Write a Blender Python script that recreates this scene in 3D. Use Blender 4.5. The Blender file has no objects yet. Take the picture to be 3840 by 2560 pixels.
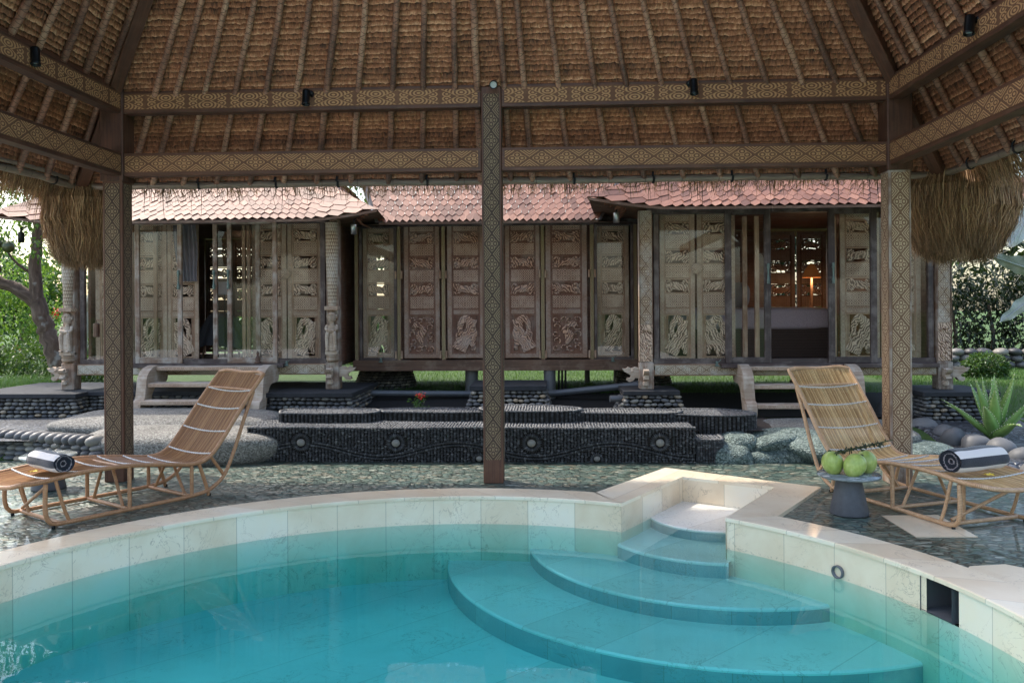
import bpy, math, random
import numpy as np
from math import sin, cos, pi, radians, sqrt, atan2, hypot
random.seed(7); rng = np.random.default_rng(11)
SC = bpy.context.scene
COL = SC.collection

# ------------------------------------------------------------------ mesh builder
class MB:
    def __init__(s):
        s.V=[]; s.UV=[]; s.R=[]; s.n=0; s.FL=[]; s.FS=[]; s.SM=[]
    def add(s, V, F, uv=None, r=0., smooth=False):
        V=np.asarray(V,float).reshape(-1,3); k=len(V)
        s.V.append(V)
        s.UV.append(np.zeros((k,2)) if uv is None else np.asarray(uv,float).reshape(-1,2))
        s.R.append(np.broadcast_to(np.asarray(r,float),(k,)).copy())
        if isinstance(F,np.ndarray):
            s.FL.append((F+s.n).ravel()); s.FS.append(np.full(len(F),F.shape[1])); nf=len(F)
        else:
            for f in F: s.FL.append(np.asarray(f)+s.n)
            s.FS.append(np.array([len(f) for f in F],int)); nf=len(F)
        s.SM.append(np.full(nf,smooth)); s.n+=k; return s
    def build(s, name, mat, parent=None, loc=None):
        me=bpy.data.meshes.new(name)
        V=np.concatenate(s.V); FL=np.concatenate(s.FL); FS=np.concatenate(s.FS); SM=np.concatenate(s.SM)
        me.vertices.add(len(V)); me.vertices.foreach_set('co',V.ravel().astype(np.float32))
        me.loops.add(len(FL)); me.loops.foreach_set('vertex_index',FL.astype(np.int32))
        me.polygons.add(len(FS)); st=np.concatenate([[0],np.cumsum(FS)[:-1]])
        me.polygons.foreach_set('loop_start',st.astype(np.int32))
        uv=me.uv_layers.new(name='UVMap'); UV=np.concatenate(s.UV)
        uv.data.foreach_set('uv',UV[FL].ravel().astype(np.float32))
        at=me.attributes.new('rnd','FLOAT','POINT'); at.data.foreach_set('value',np.concatenate(s.R).astype(np.float32))
        me.update(calc_edges=True); me.validate()
        me.polygons.foreach_set('use_smooth',SM.astype(bool)) if len(me.polygons)==len(SM) else None
        o=bpy.data.objects.new(name,me); COL.objects.link(o)
        if mat is not None: me.materials.append(mat)
        if parent is not None: o.parent=parent
        if loc is not None: o.location=loc
        return o
def rotz(a): c,s=cos(a),sin(a); return np.array([[c,-s,0],[s,c,0],[0,0,1.]])
def rotx(a): c,s=cos(a),sin(a); return np.array([[1,0,0],[0,c,-s],[0,s,c]])
def roty(a): c,s=cos(a),sin(a); return np.array([[c,0,s],[0,1,0],[-s,0,c]])
I3=np.eye(3)
def box(mb,c,size,M=I3,r=None,bevel=0.):
    """box; every face has its own corners; uv in metres, u along the longer edge"""
    h=np.array(size,float)/2; c=np.array(c,float); r=random.random() if r is None else r
    if bevel>0:
        b=min(bevel,h.min()*.45); vs=[];idx={}
        for sx in (-1,1):
            for sy in (-1,1):
                for sz in (-1,1):
                    S=np.array([sx,sy,sz])
                    for ax in range(3):
                        p=S*h; q=p-S*b; q[ax]=p[ax]; idx[(sx,sy,sz,ax)]=len(vs); vs.append(q)
        F=[]
        def fo(f):
            P=np.array([vs[i] for i in f]); n=np.cross(P[1]-P[0],P[2]-P[0])
            return f if n@P.mean(0)>0 else f[::-1]
        for ax in range(3):
            o=[a for a in range(3) if a!=ax]
            for s in (-1,1):
                f=[]
                for (a,b2) in ((-1,-1),(1,-1),(1,1),(-1,1)):
                    t=[0,0,0]; t[ax]=s;t[o[0]]=a;t[o[1]]=b2; f.append(idx[(*t,ax)])
                F.append(fo(f))
            for a in (-1,1):
                for b2 in (-1,1):
                    t1=[0,0,0];t1[o[0]]=a;t1[o[1]]=b2;t1[ax]=-1;t2=list(t1);t2[ax]=1
                    F.append(fo([idx[(*t1,o[0])],idx[(*t2,o[0])],idx[(*t2,o[1])],idx[(*t1,o[1])]]))
        for sx in (-1,1):
            for sy in (-1,1):
                for sz in (-1,1): F.append(fo([idx[(sx,sy,sz,a)] for a in range(3)]))
        vs=np.array(vs); la=int(np.argmax(size)); ob=[a for a in range(3) if a!=la]
        uv=np.stack([vs[:,la],vs[:,ob[0]]+vs[:,ob[1]]],-1)+r*7
        return mb.add(vs@M.T+c,F,uv,r)
    V=[];UV=[];F=[]
    for ax in range(3):
        o=[a for a in range(3) if a!=ax]
        if size[o[0]]<size[o[1]]: o=o[::-1]
        for s in (-1,1):
            k=len(V)
            for (a,b2) in ((-1,-1),(1,-1),(1,1),(-1,1)):
                t=np.zeros(3); t[ax]=s*h[ax];t[o[0]]=a*h[o[0]];t[o[1]]=b2*h[o[1]]; V.append(t); UV.append((t[o[0]]+r*7,t[o[1]]+ax*1.3+r*3))
            P=V[k:k+4]; n=np.cross(P[1]-P[0],P[2]-P[0]); f=[k,k+1,k+2,k+3]
            F.append(f if n@P[0]>0 else f[::-1])
    return mb.add(np.array(V)@M.T+c,F,UV,r)
def bar(mb,a,b,w,h,up=(0,0,1),r=None,bevel=0.):
    a=np.array(a,float);b=np.array(b,float);d=b-a;L=np.linalg.norm(d);d/=L
    up=np.array(up,float);
    if abs(up@d)>.95: up=np.array([0,1.,0])
    x=np.cross(d,up);x/=np.linalg.norm(x);z=np.cross(x,d)
    return box(mb,(a+b)/2,(L,w,h),np.stack([d,-x,z],1),r,bevel)
def plate(mb,o,U,Vv,r=0.):
    """single sheet with uv in metres from its lower left corner"""
    o=np.array(o,float);U=np.array(U,float);Vv=np.array(Vv,float);lu=np.linalg.norm(U);lv=np.linalg.norm(Vv)
    return mb.add([o,o+U,o+U+Vv,o+Vv],[[0,1,2,3]],[(0,0),(lu,0),(lu,lv),(0,lv)],r)
def slab(mb,o,U,Vv,N,r=0.):
    """thin carved plate: front uv from its lower left corner, plus four rims; N = outward thickness vector"""
    o=np.array(o,float);U=np.array(U,float);Vv=np.array(Vv,float);N=np.array(N,float)
    plate(mb,o+N,U,Vv,r)
    for a,d in ((o,U),(o+U,Vv),(o+U+Vv,-U),(o+Vv,-Vv)):
        mb.add([a,a+d,a+d+N,a+N],[[0,1,2,3]],[(0,0),(.01,0),(.01,.01),(0,.01)],r)
    return mb
def frames(P):
    P=np.asarray(P,float);T=np.gradient(P,axis=0);T/=np.linalg.norm(T,axis=1)[:,None]+1e-12
    n=np.cross(T[0],[0,0,1.]); 
    if np.linalg.norm(n)<1e-3:n=np.cross(T[0],[0,1.,0])
    n/=np.linalg.norm(n);N=[n]
    for i in range(1,len(P)):
        n=N[-1]-T[i]*(N[-1]@T[i]);n/=np.linalg.norm(n);N.append(n)
    N=np.array(N);return T,N,np.cross(T,N)
def tube(mb,P,rad,n=8,r=None,cap=True,smooth=True,flat=1.):
    P=np.asarray(P,float);m=len(P);rad=np.broadcast_to(np.asarray(rad,float),(m,));T,N,B=frames(P)
    a=np.linspace(0,2*pi,n+1);r=random.random() if r is None else r
    V=P[:,None]+rad[:,None,None]*(np.cos(a)[None,:,None]*N[:,None]+flat*np.sin(a)[None,:,None]*B[:,None])
    L=np.concatenate([[0],np.cumsum(np.linalg.norm(np.diff(P,axis=0),axis=1))])
    uv=np.stack(np.broadcast_arrays((a/(2*pi))[None,:],L[:,None]+r*3),-1)
    i,j=np.meshgrid(np.arange(m-1),np.arange(n),indexing='ij');k=(i*(n+1)+j).ravel()
    F=np.stack([k,k+1,k+n+2,k+n+1],-1)
    mb.add(V.reshape(-1,3),F,uv.reshape(-1,2),r,smooth)
    if cap:
        for e,o in ((0,-1),(m-1,1)):
            ring=V[e,:-1]; f=list(range(n)); mb.add(ring,[f if o>0 else f[::-1]],np.tile(uv[e,0],(n,1)),r)
    return mb
def spline(P,n=40):
    P=np.asarray(P,float);L=np.concatenate([[0],np.cumsum(np.linalg.norm(np.diff(P,axis=0),axis=1))]);k=len(P)
    Pp=np.concatenate([[2*P[0]-P[1]],P,[2*P[-1]-P[-2]]]);out=[]
    ts=np.linspace(0,L[-1],n)
    for t in ts:
        i=min(max(np.searchsorted(L,t)-1,0),k-2);u=(t-L[i])/(L[i+1]-L[i]);a,b,c,d=Pp[i:i+4]
        out.append(.5*(2*b+(c-a)*u+(2*a-5*b+4*c-d)*u*u+(3*b-3*c+d-a)*u**3))
    return np.array(out)
def lathe(mb,prof,c=(0,0,0),n=24,r=0.,M=I3,smooth=True):
    prof=np.asarray(prof,float);m=len(prof);a=np.linspace(0,2*pi,n+1)
    V=np.stack(np.broadcast_arrays(prof[:,0,None]*np.cos(a),prof[:,0,None]*np.sin(a),prof[:,1,None]+0*a),-1)
    L=np.concatenate([[0],np.cumsum(np.linalg.norm(np.diff(prof,axis=0),axis=1))])
    uv=np.stack(np.broadcast_arrays((a/(2*pi))[None,:],L[:,None]),-1)
    i,j=np.meshgrid(np.arange(m-1),np.arange(n),indexing='ij');k=(i*(n+1)+j).ravel()
    F=np.stack([k,k+1,k+n+2,k+n+1],-1)
    return mb.add(V.reshape(-1,3)@M.T+np.array(c),F,uv.reshape(-1,2),r,smooth)
def prism(mb,pts,o,U,Vv,N,r=0.):
    """outline pts (2d) in frame o,U,Vv extruded along N"""
    pts=np.asarray(pts,float);o=np.array(o,float);U=np.array(U,float);Vv=np.array(Vv,float);N=np.array(N,float)
    B=o+pts[:,:1]*U+pts[:,1:]*Vv;n=len(pts)
    mb.add(B+N,[list(range(n))],pts,r); mb.add(B,[list(range(n))[::-1]],pts,r)
    V=np.concatenate([B,B+N]);i=np.arange(n);j=(i+1)%n
    mb.add(V,np.stack([i,j,j+n,i+n],-1),np.concatenate([pts,pts]),r); return mb
def ribbon(mb,P,w,o,U,Vv,N,r=0.):
    """flat carved strip following a 2d path"""
    P=np.asarray(P,float);w=np.broadcast_to(np.asarray(w,float),(len(P),));T=np.gradient(P,axis=0);T/=np.linalg.norm(T,axis=1)[:,None]+1e-9
    Nn=np.stack([-T[:,1],T[:,0]],-1);a=P+Nn*w[:,None]/2;b=P-Nn*w[:,None]/2
    o=np.array(o,float);U=np.array(U,float);Vv=np.array(Vv,float);N=np.array(N,float)
    f=lambda q,h:o+q[:,:1]*U+q[:,1:]*Vv+N*h
    V=np.concatenate([f(a,0),f(a,1),f(b,1),f(b,0),f(P,1.35)]);n=len(P);i=np.arange(n-1)
    uv=np.concatenate([a,a,b,b,P])
    F=np.concatenate([np.stack([i+k1*n,i+1+k1*n,i+1+k2*n,i+k2*n],-1) for k1,k2 in ((0,1),(1,4),(4,2),(2,3))])
    return mb.add(V,F,uv,r)
_p=(1+5**.5)/2
ICO_V=np.array([(-1,_p,0),(1,_p,0),(-1,-_p,0),(1,-_p,0),(0,-1,_p),(0,1,_p),(0,-1,-_p),(0,1,-_p),(_p,0,-1),(_p,0,1),(-_p,0,-1),(-_p,0,1)],float)
ICO_V/=np.linalg.norm(ICO_V[0])
ICO_F=np.array([(0,11,5),(0,5,1),(0,1,7),(0,7,10),(0,10,11),(1,5,9),(5,11,4),(11,10,2),(10,7,6),(7,1,8),(3,9,4),(3,4,2),(3,2,6),(3,6,8),(3,8,9),(4,9,5),(2,4,11),(6,2,10),(8,6,7),(9,8,1)])
def subdiv(V,F):
    V=[tuple(v) for v in V];c={};out=[]
    def mid(a,b):
        k=(min(a,b),max(a,b))
        if k not in c:
            m=(np.array(V[a])+np.array(V[b]));m/=np.linalg.norm(m);c[k]=len(V);V.append(tuple(m))
        return c[k]
    for a,b,d in F:
        x,y,z=mid(a,b),mid(b,d),mid(d,a);out+=[(a,x,z),(b,y,x),(d,z,y),(x,y,z)]
    return np.array(V),np.array(out)
ICO1=subdiv(ICO_V,ICO_F); ICO2=subdiv(*ICO1); ICO3=subdiv(*ICO2)
def blobs(mb,C,S,M=None,r=None,ico=(ICO_V,ICO_F)):
    """many ellipsoids at once"""
    C=np.asarray(C,float).reshape(-1,3);n=len(C);S=np.broadcast_to(np.asarray(S,float),(n,3))
    V=ico[0][None]*S[:,None]
    if M is not None: V=np.einsum('nij,nkj->nki',np.broadcast_to(M,(n,3,3)),V)
    V=V+C[:,None];k=len(ico[0]);F=(ico[1][None]+(np.arange(n)*k)[:,None,None]).reshape(-1,3)
    r=rng.random(n) if r is None else np.broadcast_to(r,(n,))
    uv=np.stack([V[...,0]+V[...,1],V[...,2]],-1)
    return mb.add(V.reshape(-1,3),F,uv.reshape(-1,2),np.repeat(r,k),True)
def rand_rot(n,amt=1.):
    a=(rng.random((n,3))-.5)*2*amt
    cx,sx=np.cos(a[:,0]),np.sin(a[:,0]);cy,sy=np.cos(a[:,1]),np.sin(a[:,1]);cz,sz=np.cos(a[:,2]),np.sin(a[:,2]);z=0*cx;o=z+1
    X=np.stack([o,z,z,z,cx,-sx,z,sx,cx],-1).reshape(-1,3,3);Y=np.stack([cy,z,sy,z,o,z,-sy,z,cy],-1).reshape(-1,3,3)
    Z=np.stack([cz,-sz,z,sz,cz,z,z,z,o],-1).reshape(-1,3,3);return Z@Y@X
def strands(mb,P,w,r=None,face=None):
    """grass or straw ribbons; P (n,k,3)"""
    P=np.asarray(P,float);n,k=P.shape[:2]
    if face is None:
        a=rng.random(n)*2*pi;S=np.stack([np.cos(a),np.sin(a),0*a],-1)
    else: S=np.broadcast_to(face,(n,3))
    w=np.broadcast_to(np.asarray(w,float),(n,))
    tp=np.linspace(1,.25,k)[None,:,None]*w[:,None,None]/2
    V=np.stack([P-S[:,None]*tp,P+S[:,None]*tp],2).reshape(n,k*2,3)
    b=np.arange(k-1)*2;q=np.stack([b,b+1,b+3,b+2],-1);F=(q[None]+(np.arange(n)*2*k)[:,None,None]).reshape(-1,4)
    uv=np.stack(np.broadcast_arrays(np.tile([0.,1.],k)[None]*.01,np.repeat(np.linspace(0,1,k),2)[None]+np.zeros((n,1))),-1)
    r=rng.random(n) if r is None else np.broadcast_to(r,(n,))
    return mb.add(V.reshape(-1,3),F,uv.reshape(-1,2),np.repeat(r,2*k))
def leaves(mb,C,L,W,D=None,r=None,droop=.25):
    """folded leaf blades at C pointing along D"""
    C=np.asarray(C,float);n=len(C);L=np.broadcast_to(np.asarray(L,float),(n,))*(.7+.6*rng.random(n));W=np.broadcast_to(np.asarray(W,float),(n,))*(.7+.6*rng.random(n))
    if D is None:
        D=rng.normal(size=(n,3));D[:,2]=D[:,2]*.6-.1
    D=D/np.linalg.norm(D,axis=1)[:,None];U=rng.normal(size=(n,3));U[:,2]+=1.2
    S=np.cross(D,U);S/=np.linalg.norm(S,axis=1)[:,None]+1e-9;N=np.cross(S,D)
    b=C;m=C+D*(L*.5)[:,None]+N*(W*.1)[:,None];t=C+D*L[:,None]-np.array([0,0,1])*(L*droop)[:,None]
    l=m-S*(W/2)[:,None]+N*(W*.25)[:,None];rr=m+S*(W/2)[:,None]+N*(W*.25)[:,None]
    V=np.stack([b,l,m,rr,t],1);q=np.array([(0,2,1),(0,3,2),(1,2,4),(2,3,4)]);F=(q[None]+(np.arange(n)*5)[:,None,None]).reshape(-1,3)
    r=rng.random(n) if r is None else np.broadcast_to(r,(n,))
    return mb.add(V.reshape(-1,3),F,None,np.repeat(r,5))
def grid(mb,f,nu,nv,r=0.,smooth=True,flip=False):
    u,v=np.meshgrid(np.linspace(0,1,nu),np.linspace(0,1,nv),indexing='ij');P=f(u.ravel(),v.ravel())
    i,j=np.meshgrid(np.arange(nu-1),np.arange(nv-1),indexing='ij');k=(i*nv+j).ravel()
    F=np.stack([k,k+nv,k+nv+1,k+1],-1)
    if flip:F=F[:,::-1]
    P=np.asarray(P);uv=P[:,:2]
    return mb.add(P,F.copy(),uv,r,smooth)
# ------------------------------------------------------------------ naming helpers
def tag(o,label=None,cat=None,group=None,kind=None):
    if label:o['label']=label
    if cat:o['category']=cat
    if group:o['group']=group
    if kind:o['kind']=kind
    return o
def thing(name,label,cat,loc=(0,0,0),rz=0.,group=None):
    o=bpy.data.objects.new(name,None);COL.objects.link(o);o.location=loc;o.rotation_euler=(0,0,rz);o.empty_display_size=.1
    return tag(o,label,cat,group)
def dup(root,label,loc=None,rz=None,scale=None,parent=None):
    r=root.copy();COL.objects.link(r)
    if parent is not None:r.parent=parent
    if loc is not None:r.location=loc
    if rz is not None:r.rotation_euler=(0,0,rz)
    if scale is not None:r.scale=scale
    if label:r['label']=label
    for ch in list(root.children):
        c=ch.copy();COL.objects.link(c);c.parent=r
        for g in list(ch.children):
            d=g.copy();COL.objects.link(d);d.parent=c
    return r
# ------------------------------------------------------------------ node material helper
class S:
    def __init__(s,nt,sk):s.nt=nt;s.sk=sk
    def _m(s,op,b=None,c=None,rev=False):
        n=s.nt.nodes.new('ShaderNodeMath');n.operation=op;L=[s,b,c]
        if rev:L=[b,s,c]
        for i,x in enumerate(L):
            if x is None:continue
            if isinstance(x,S):s.nt.links.new(x.sk,n.inputs[i])
            else:n.inputs[i].default_value=x
        return S(s.nt,n.outputs[0])
    def __add__(s,o):return s._m('ADD',o)
    __radd__=__add__
    def __sub__(s,o):return s._m('SUBTRACT',o)
    def __rsub__(s,o):return s._m('SUBTRACT',o,rev=True)
    def __mul__(s,o):return s._m('MULTIPLY',o)
    __rmul__=__mul__
    def __truediv__(s,o):return s._m('DIVIDE',o)
    def __neg__(s):return s._m('MULTIPLY',-1.)
    def abs(s):return s._m('ABSOLUTE')
    def frac(s):return s._m('FRACT')
    def floor(s):return s._m('FLOOR')
    def sin(s):return s._m('SINE')
    def sqrt(s):return s._m('SQRT')
    def pow(s,k):return s._m('POWER',k)
    def min(s,o):return s._m('MINIMUM',o)
    def max(s,o):return s._m('MAXIMUM',o)
    def lt(s,o):return s._m('LESS_THAN',o)
    def gt(s,o):return s._m('GREATER_THAN',o)
    def clamp(s):
        n=s.nt.nodes.new('ShaderNodeClamp');s.nt.links.new(s.sk,n.inputs[0]);return S(s.nt,n.outputs[0])
    def step(s,a,b):
        n=s.nt.nodes.new('ShaderNodeMapRange');n.interpolation_type='SMOOTHSTEP';s.nt.links.new(s.sk,n.inputs[0])
        n.inputs[1].default_value=a;n.inputs[2].default_value=b;return S(s.nt,n.outputs[0])
    def range(s,a,b,c,d):
        n=s.nt.nodes.new('ShaderNodeMapRange');s.nt.links.new(s.sk,n.inputs[0])
        for i,x in enumerate((a,b,c,d)):n.inputs[i+1].default_value=x
        return S(s.nt,n.outputs[0])
class Mat:
    def __init__(s,name):
        s.m=bpy.data.materials.new(name);s.m.use_nodes=True;s.nt=s.m.node_tree;s.b=s.nt.nodes['Principled BSDF'];s.out=s.nt.nodes['Material Output']
    def n(s,t):return s.nt.nodes.new(t)
    def uv(s):
        n=s.n('ShaderNodeUVMap');n.uv_map='UVMap';q=s.n('ShaderNodeSeparateXYZ');s.nt.links.new(n.outputs[0],q.inputs[0]);return S(s.nt,q.outputs[0]),S(s.nt,q.outputs[1])
    def pos(s):
        n=s.n('ShaderNodeNewGeometry');q=s.n('ShaderNodeSeparateXYZ');s.nt.links.new(n.outputs['Position'],q.inputs[0]);return [S(s.nt,q.outputs[i]) for i in range(3)]
    def obj(s):
        n=s.n('ShaderNodeTexCoord');q=s.n('ShaderNodeSeparateXYZ');s.nt.links.new(n.outputs['Object'],q.inputs[0]);return [S(s.nt,q.outputs[i]) for i in range(3)]
    def rnd(s):
        n=s.n('ShaderNodeAttribute');n.attribute_name='rnd';return S(s.nt,n.outputs['Fac'])
    def orand(s):
        n=s.n('ShaderNodeObjectInfo');return S(s.nt,n.outputs['Random'])
    def vec(s,x,y,z=0.):
        n=s.n('ShaderNodeCombineXYZ')
        for i,a in enumerate((x,y,z)):
            if isinstance(a,S):s.nt.links.new(a.sk,n.inputs[i])
            else:n.inputs[i].default_value=a
        return S(s.nt,n.outputs[0])
    def noise(s,v,scale=5.,detail=3.,rough=.55,dist=0.):
        n=s.n('ShaderNodeTexNoise');s.nt.links.new(v.sk,n.inputs['Vector']);n.inputs['Scale'].default_value=scale;n.inputs['Detail'].default_value=detail;n.inputs['Roughness'].default_value=rough;n.inputs['Distortion'].default_value=dist
        return S(s.nt,n.outputs['Fac'] if 'Fac' in n.outputs else n.outputs[0])
    def voro(s,v,scale=10.,feature='F1',rand=1.):
        n=s.n('ShaderNodeTexVoronoi');n.feature=feature;s.nt.links.new(v.sk,n.inputs['Vector']);n.inputs['Scale'].default_value=scale;n.inputs['Randomness'].default_value=rand
        if feature=='DISTANCE_TO_EDGE':return S(s.nt,n.outputs['Distance']),None
        q=s.n('ShaderNodeSeparateColor');s.nt.links.new(n.outputs['Color'],q.inputs[0])
        return S(s.nt,n.outputs['Distance']),S(s.nt,q.outputs[0])
    def ramp(s,f,stops,interp='LINEAR'):
        n=s.n('ShaderNodeValToRGB');s.nt.links.new(f.sk,n.inputs[0]);cr=n.color_ramp;cr.interpolation=interp
        while len(cr.elements)<len(stops):cr.elements.new(.5)
        for e,(p,c) in zip(cr.elements,stops):e.position=p;e.color=(*c,1)
        return S(s.nt,n.outputs[0])
    def mix(s,f,a,b,mode='MIX'):
        n=s.n('ShaderNodeMix');n.data_type='RGBA';n.blend_type=mode
        for i,x in ((0,f),(6,a),(7,b)):
            if isinstance(x,S):s.nt.links.new(x.sk,n.inputs[i])
            elif i==0:n.inputs[0].default_value=x
            else:n.inputs[i].default_value=(*x,1)
        return S(s.nt,n.outputs[2])
    def set(s,k,x):
        i=s.b.inputs[k]
        if isinstance(x,S):s.nt.links.new(x.sk,i)
        elif isinstance(x,tuple):i.default_value=(*x,1) if len(x)==3 else x
        else:i.default_value=x
        return s
    def bump(s,h,strength=.5,dist=.01):
        n=s.n('ShaderNodeBump');n.inputs['Strength'].default_value=strength;n.inputs['Distance'].default_value=dist;s.nt.links.new(h.sk,n.inputs['Height']);s.nt.links.new(n.outputs[0],s.b.inputs['Normal']);return n
    def const(s,v):
        n=s.n('ShaderNodeValue');n.outputs[0].default_value=v;return S(s.nt,n.outputs[0])
def wood(name,dark,light,rough=.7,grain=1.,weather=None,wamt=.5):
    m=Mat(name);u,v=m.uv();r=m.rnd();p=m.pos()
    g=m.noise(m.vec(u*2.5,v*45.,r*9.),1.,4.,.6,.6);g2=m.noise(m.vec(p[0],p[1],p[2]),2.3,4.,.6)
    f=(g*.7+g2*.5+r*.25-.25).clamp();c=m.ramp(f,[(.2,dark),(.75,light)])
    if weather:
        w=(m.noise(m.vec(p[0]*1.,p[1]*1.,p[2]*1.),5.,5.,.65)+g*.25).step(.62-.15*wamt,.8);c=m.mix(w*wamt,c,weather)
    m.set('Base Color',c).set('Roughness',rough);m.bump(g*grain,.35,.006);return m.m
def plain(name,col,rough=.6,metal=0.,var=.15,scale=8.):
    m=Mat(name);p=m.pos();f=m.noise(m.vec(*p),scale,5.,.6)
    a=tuple(x*(1-var) for x in col);b=tuple(min(1,x*(1+var)) for x in col)
    m.set('Base Color',m.ramp(f,[(.3,a),(.7,b)])).set('Roughness',rough).set('Metallic',metal);return m.m
def carved(name,dark,light,kind,cell=.2,width=.2,k=1.,weather=None,wet=.75):
    """grooved wood carving drawn in the plate's own uv (metres)"""
    m=Mat(name);u,v=m.uv();p=m.pos()
    def rings(d,f):return (d*(2*pi*f)).sin()
    if kind in('diamond','diamond_u'):
        if kind=='diamond_u':u,v=v,u
        a=((u/width).frac()-.5).abs()*2.;b=((v/cell).frac()-.5).abs()*2.
        d=a+b;mx=a.max(b);mn=a.min(b)
        rr=((mx-.40)*(mx-.40)+mn*mn).sqrt();curl=rings(rr,3.9)
        inside=d.lt(.86);mea=rings(d,3.6)
        edge=((d-.93).abs()).lt(.10)
        line=(curl.gt(.05)*rr.lt(.36))*inside+mea.gt(.1)*(1.-inside)
        line=line*(1.-edge)
        rim=(((u/width).frac()-.5).abs()).gt(.47);line=line*(1.-rim)
    elif kind=='meander':
        a=((u/cell).frac()-.5).abs()*2.;b=((v/width).frac()-.5).abs()*2.;line=rings(a+b,1.6).gt(0.)
    elif kind=='curl':
        fu=((u/width).frac()-.5)*2.;fv=((v/cell).frac()-.5)*2.;rr=(fu*fu+fv*fv).sqrt();line=rings(rr+fu*.12,2.4).gt(-.1)
    elif kind=='curl_u':
        fu=((u/cell).frac()-.5)*2.;fv=((v/width).frac()-.5)*2.;rr=(fu*fu+fv*fv).sqrt();line=rings(rr+fv*.12,2.4).gt(-.1)
    elif kind=='scroll':
        a=((u/cell).frac()-.5).abs()*2.;vv=((v/width)-.5).abs()*2.
        d=a*1.15+vv;ins=d.lt(.8);rr=((a-.32)*(a-.32)*2.4+(vv-.3)*(vv-.3)).sqrt();c1=rings(rr,4.4).gt(0.)
        r2=((a-1.)*(a-1.)*2.2+(vv-.5)*(vv-.5)).sqrt();c2=rings(r2,3.9).gt(0.);line=c1*ins*rr.lt(.34)+c2*(1.-ins)
        line=line*(1.-((d-.86).abs()).lt(.06))+((d-1.).abs()).lt(.05)*.6
        line=line*vv.lt(.93)
    elif kind=='scales':
        fu=((u/width+(v/cell).floor()*.5).frac()-.5)*2.;fv=(v/cell).frac();line=(fu*fu+fv*fv).sqrt().step(.95,.75)
    elif kind=='flow':
        q=m.noise(m.vec(*p),9.,2.,.5);line=((u*.8+v*.6+q*.16)*(2*pi/cell)).sin().step(-.5,.6)*.8
    n1=m.noise(m.vec(*p),3.,5.,.65);n2=m.noise(m.vec(*p),28.,3.,.6)
    f=(line*.95+n1*.5+n2*.3-.33).clamp()
    c=m.ramp(f,[(.06,dark),(.8,light)])
    if weather:c=m.mix((n1+n2*.3).step(.55,.85)*.55,c,weather)
    m.set('Base Color',c).set('Roughness',wet);m.bump(line*k+n2*.3,.7,.008);return m.m
# ------------------------------------------------------------------ materials
def marble(name,joint=.42,base=((.70,.53,.35),(.86,.74,.56))):
    m=Mat(name);u,v=m.uv();p=m.pos();P=m.vec(*p)
    cell=(u/joint).floor();n=m.noise(P,2.6,6.,.6,.4);t=(cell*12.9898).sin()*43758.5453;tr=t.frac().abs()
    c=m.ramp((n*.8+tr*.34-.08).clamp(),[(.15,base[0]),(.6,base[1]),(.9,(.84,.77,.65))])
    vein=m.noise(P,3.4,5.,.62,1.6);vl=((vein-.5).abs()).step(.012,.0)*m.noise(P,1.7,2.).step(.42,.6)
    c=m.mix(vl*.55,c,(.30,.21,.14));sp=m.noise(P,9.,6.,.75).step(.64,.8);c=m.mix(sp*.35,c,(.45,.34,.22))
    j=((u/joint).frac()-.5).abs().gt(.4935);c=m.mix(j*(.55 if joint<.5 else .34),c,(.28,.22,.16))
    scum=(p[2]+.235+(m.noise(P,14.,3.)-.5)*.05).abs().step(.016,.0)*m.noise(P,60.,2.).step(.55,.68);c=m.mix(scum*.4,c,(.16,.13,.1))
    m.set('Base Color',c).set('Roughness',.28).set('Coat Weight',.3).set('Coat Roughness',.12);return m.m
def pebble_floor(name,stops,size,aspect=2.,rough=.3,coat=0.,grout=(.03,.03,.03),bump=.6,thr=.07,flow=False):
    m=Mat(name);p=m.pos();x,y=p[0],p[1];w=m.noise(m.vec(*p),1.1,2.)
    if flow:
        y=y+(x*3.).sin()*.08+w*.3
    a=(w-.5)*1.2;xx=x+y*.35+a*.2;yy=y*aspect+a*.5
    P=m.vec(xx,yy,0.);d,c=m.voro(P,1./size);e,_=m.voro(P,1./size,'DISTANCE_TO_EDGE')
    col=m.ramp(c,stops);col=m.mix(m.noise(m.vec(*p),40.,3.)*.35,col,grout)
    f=e.step(thr*.4,thr*1.6);col=m.mix(f,grout,col);big=m.noise(m.vec(*p),.8,4.);col=m.mix((big-.35)*.5,col,grout)
    m.set('Base Color',col).set('Roughness',rough);m.bump(e.step(0.,.3),bump,.012)
    if coat:
        m.set('Coat Weight',coat).set('Coat Roughness',.035)
        nb=m.n('ShaderNodeBump');nb.inputs['Strength'].default_value=.12;nb.inputs['Distance'].default_value=.006
        m.nt.links.new(m.noise(m.vec(*p),9.,3.,.5).sk,nb.inputs['Height']);m.nt.links.new(nb.outputs[0],m.b.inputs['Coat Normal'])
    return m.m
def stones(name,stops,rough=.55):
    m=Mat(name);r=m.rnd();p=m.pos();n=m.noise(m.vec(*p),30.,4.,.6)
    m.set('Base Color',m.mix(n*.35,m.ramp(r,stops),(.05,.05,.05))).set('Roughness',rough);m.bump(n,.25,.004);return m.m
def foliage(name,stops,trans=.35,rough=.45):
    m=Mat(name);r=m.rnd();p=m.pos();c=m.ramp((r*.8+m.noise(m.vec(*p),1.3,2.)*.5-.15).clamp(),stops);m.set('Base Color',c).set('Roughness',rough)
    t=m.n('ShaderNodeBsdfTranslucent');m.nt.links.new(m.mix(.5,c,(.25,.42,.05)).sk,t.inputs['Color']);x=m.n('ShaderNodeMixShader');x.inputs[0].default_value=trans
    m.nt.links.new(m.b.outputs[0],x.inputs[1]);m.nt.links.new(t.outputs[0],x.inputs[2]);m.nt.links.new(x.outputs[0],m.out.inputs[0]);return m.m
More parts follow.
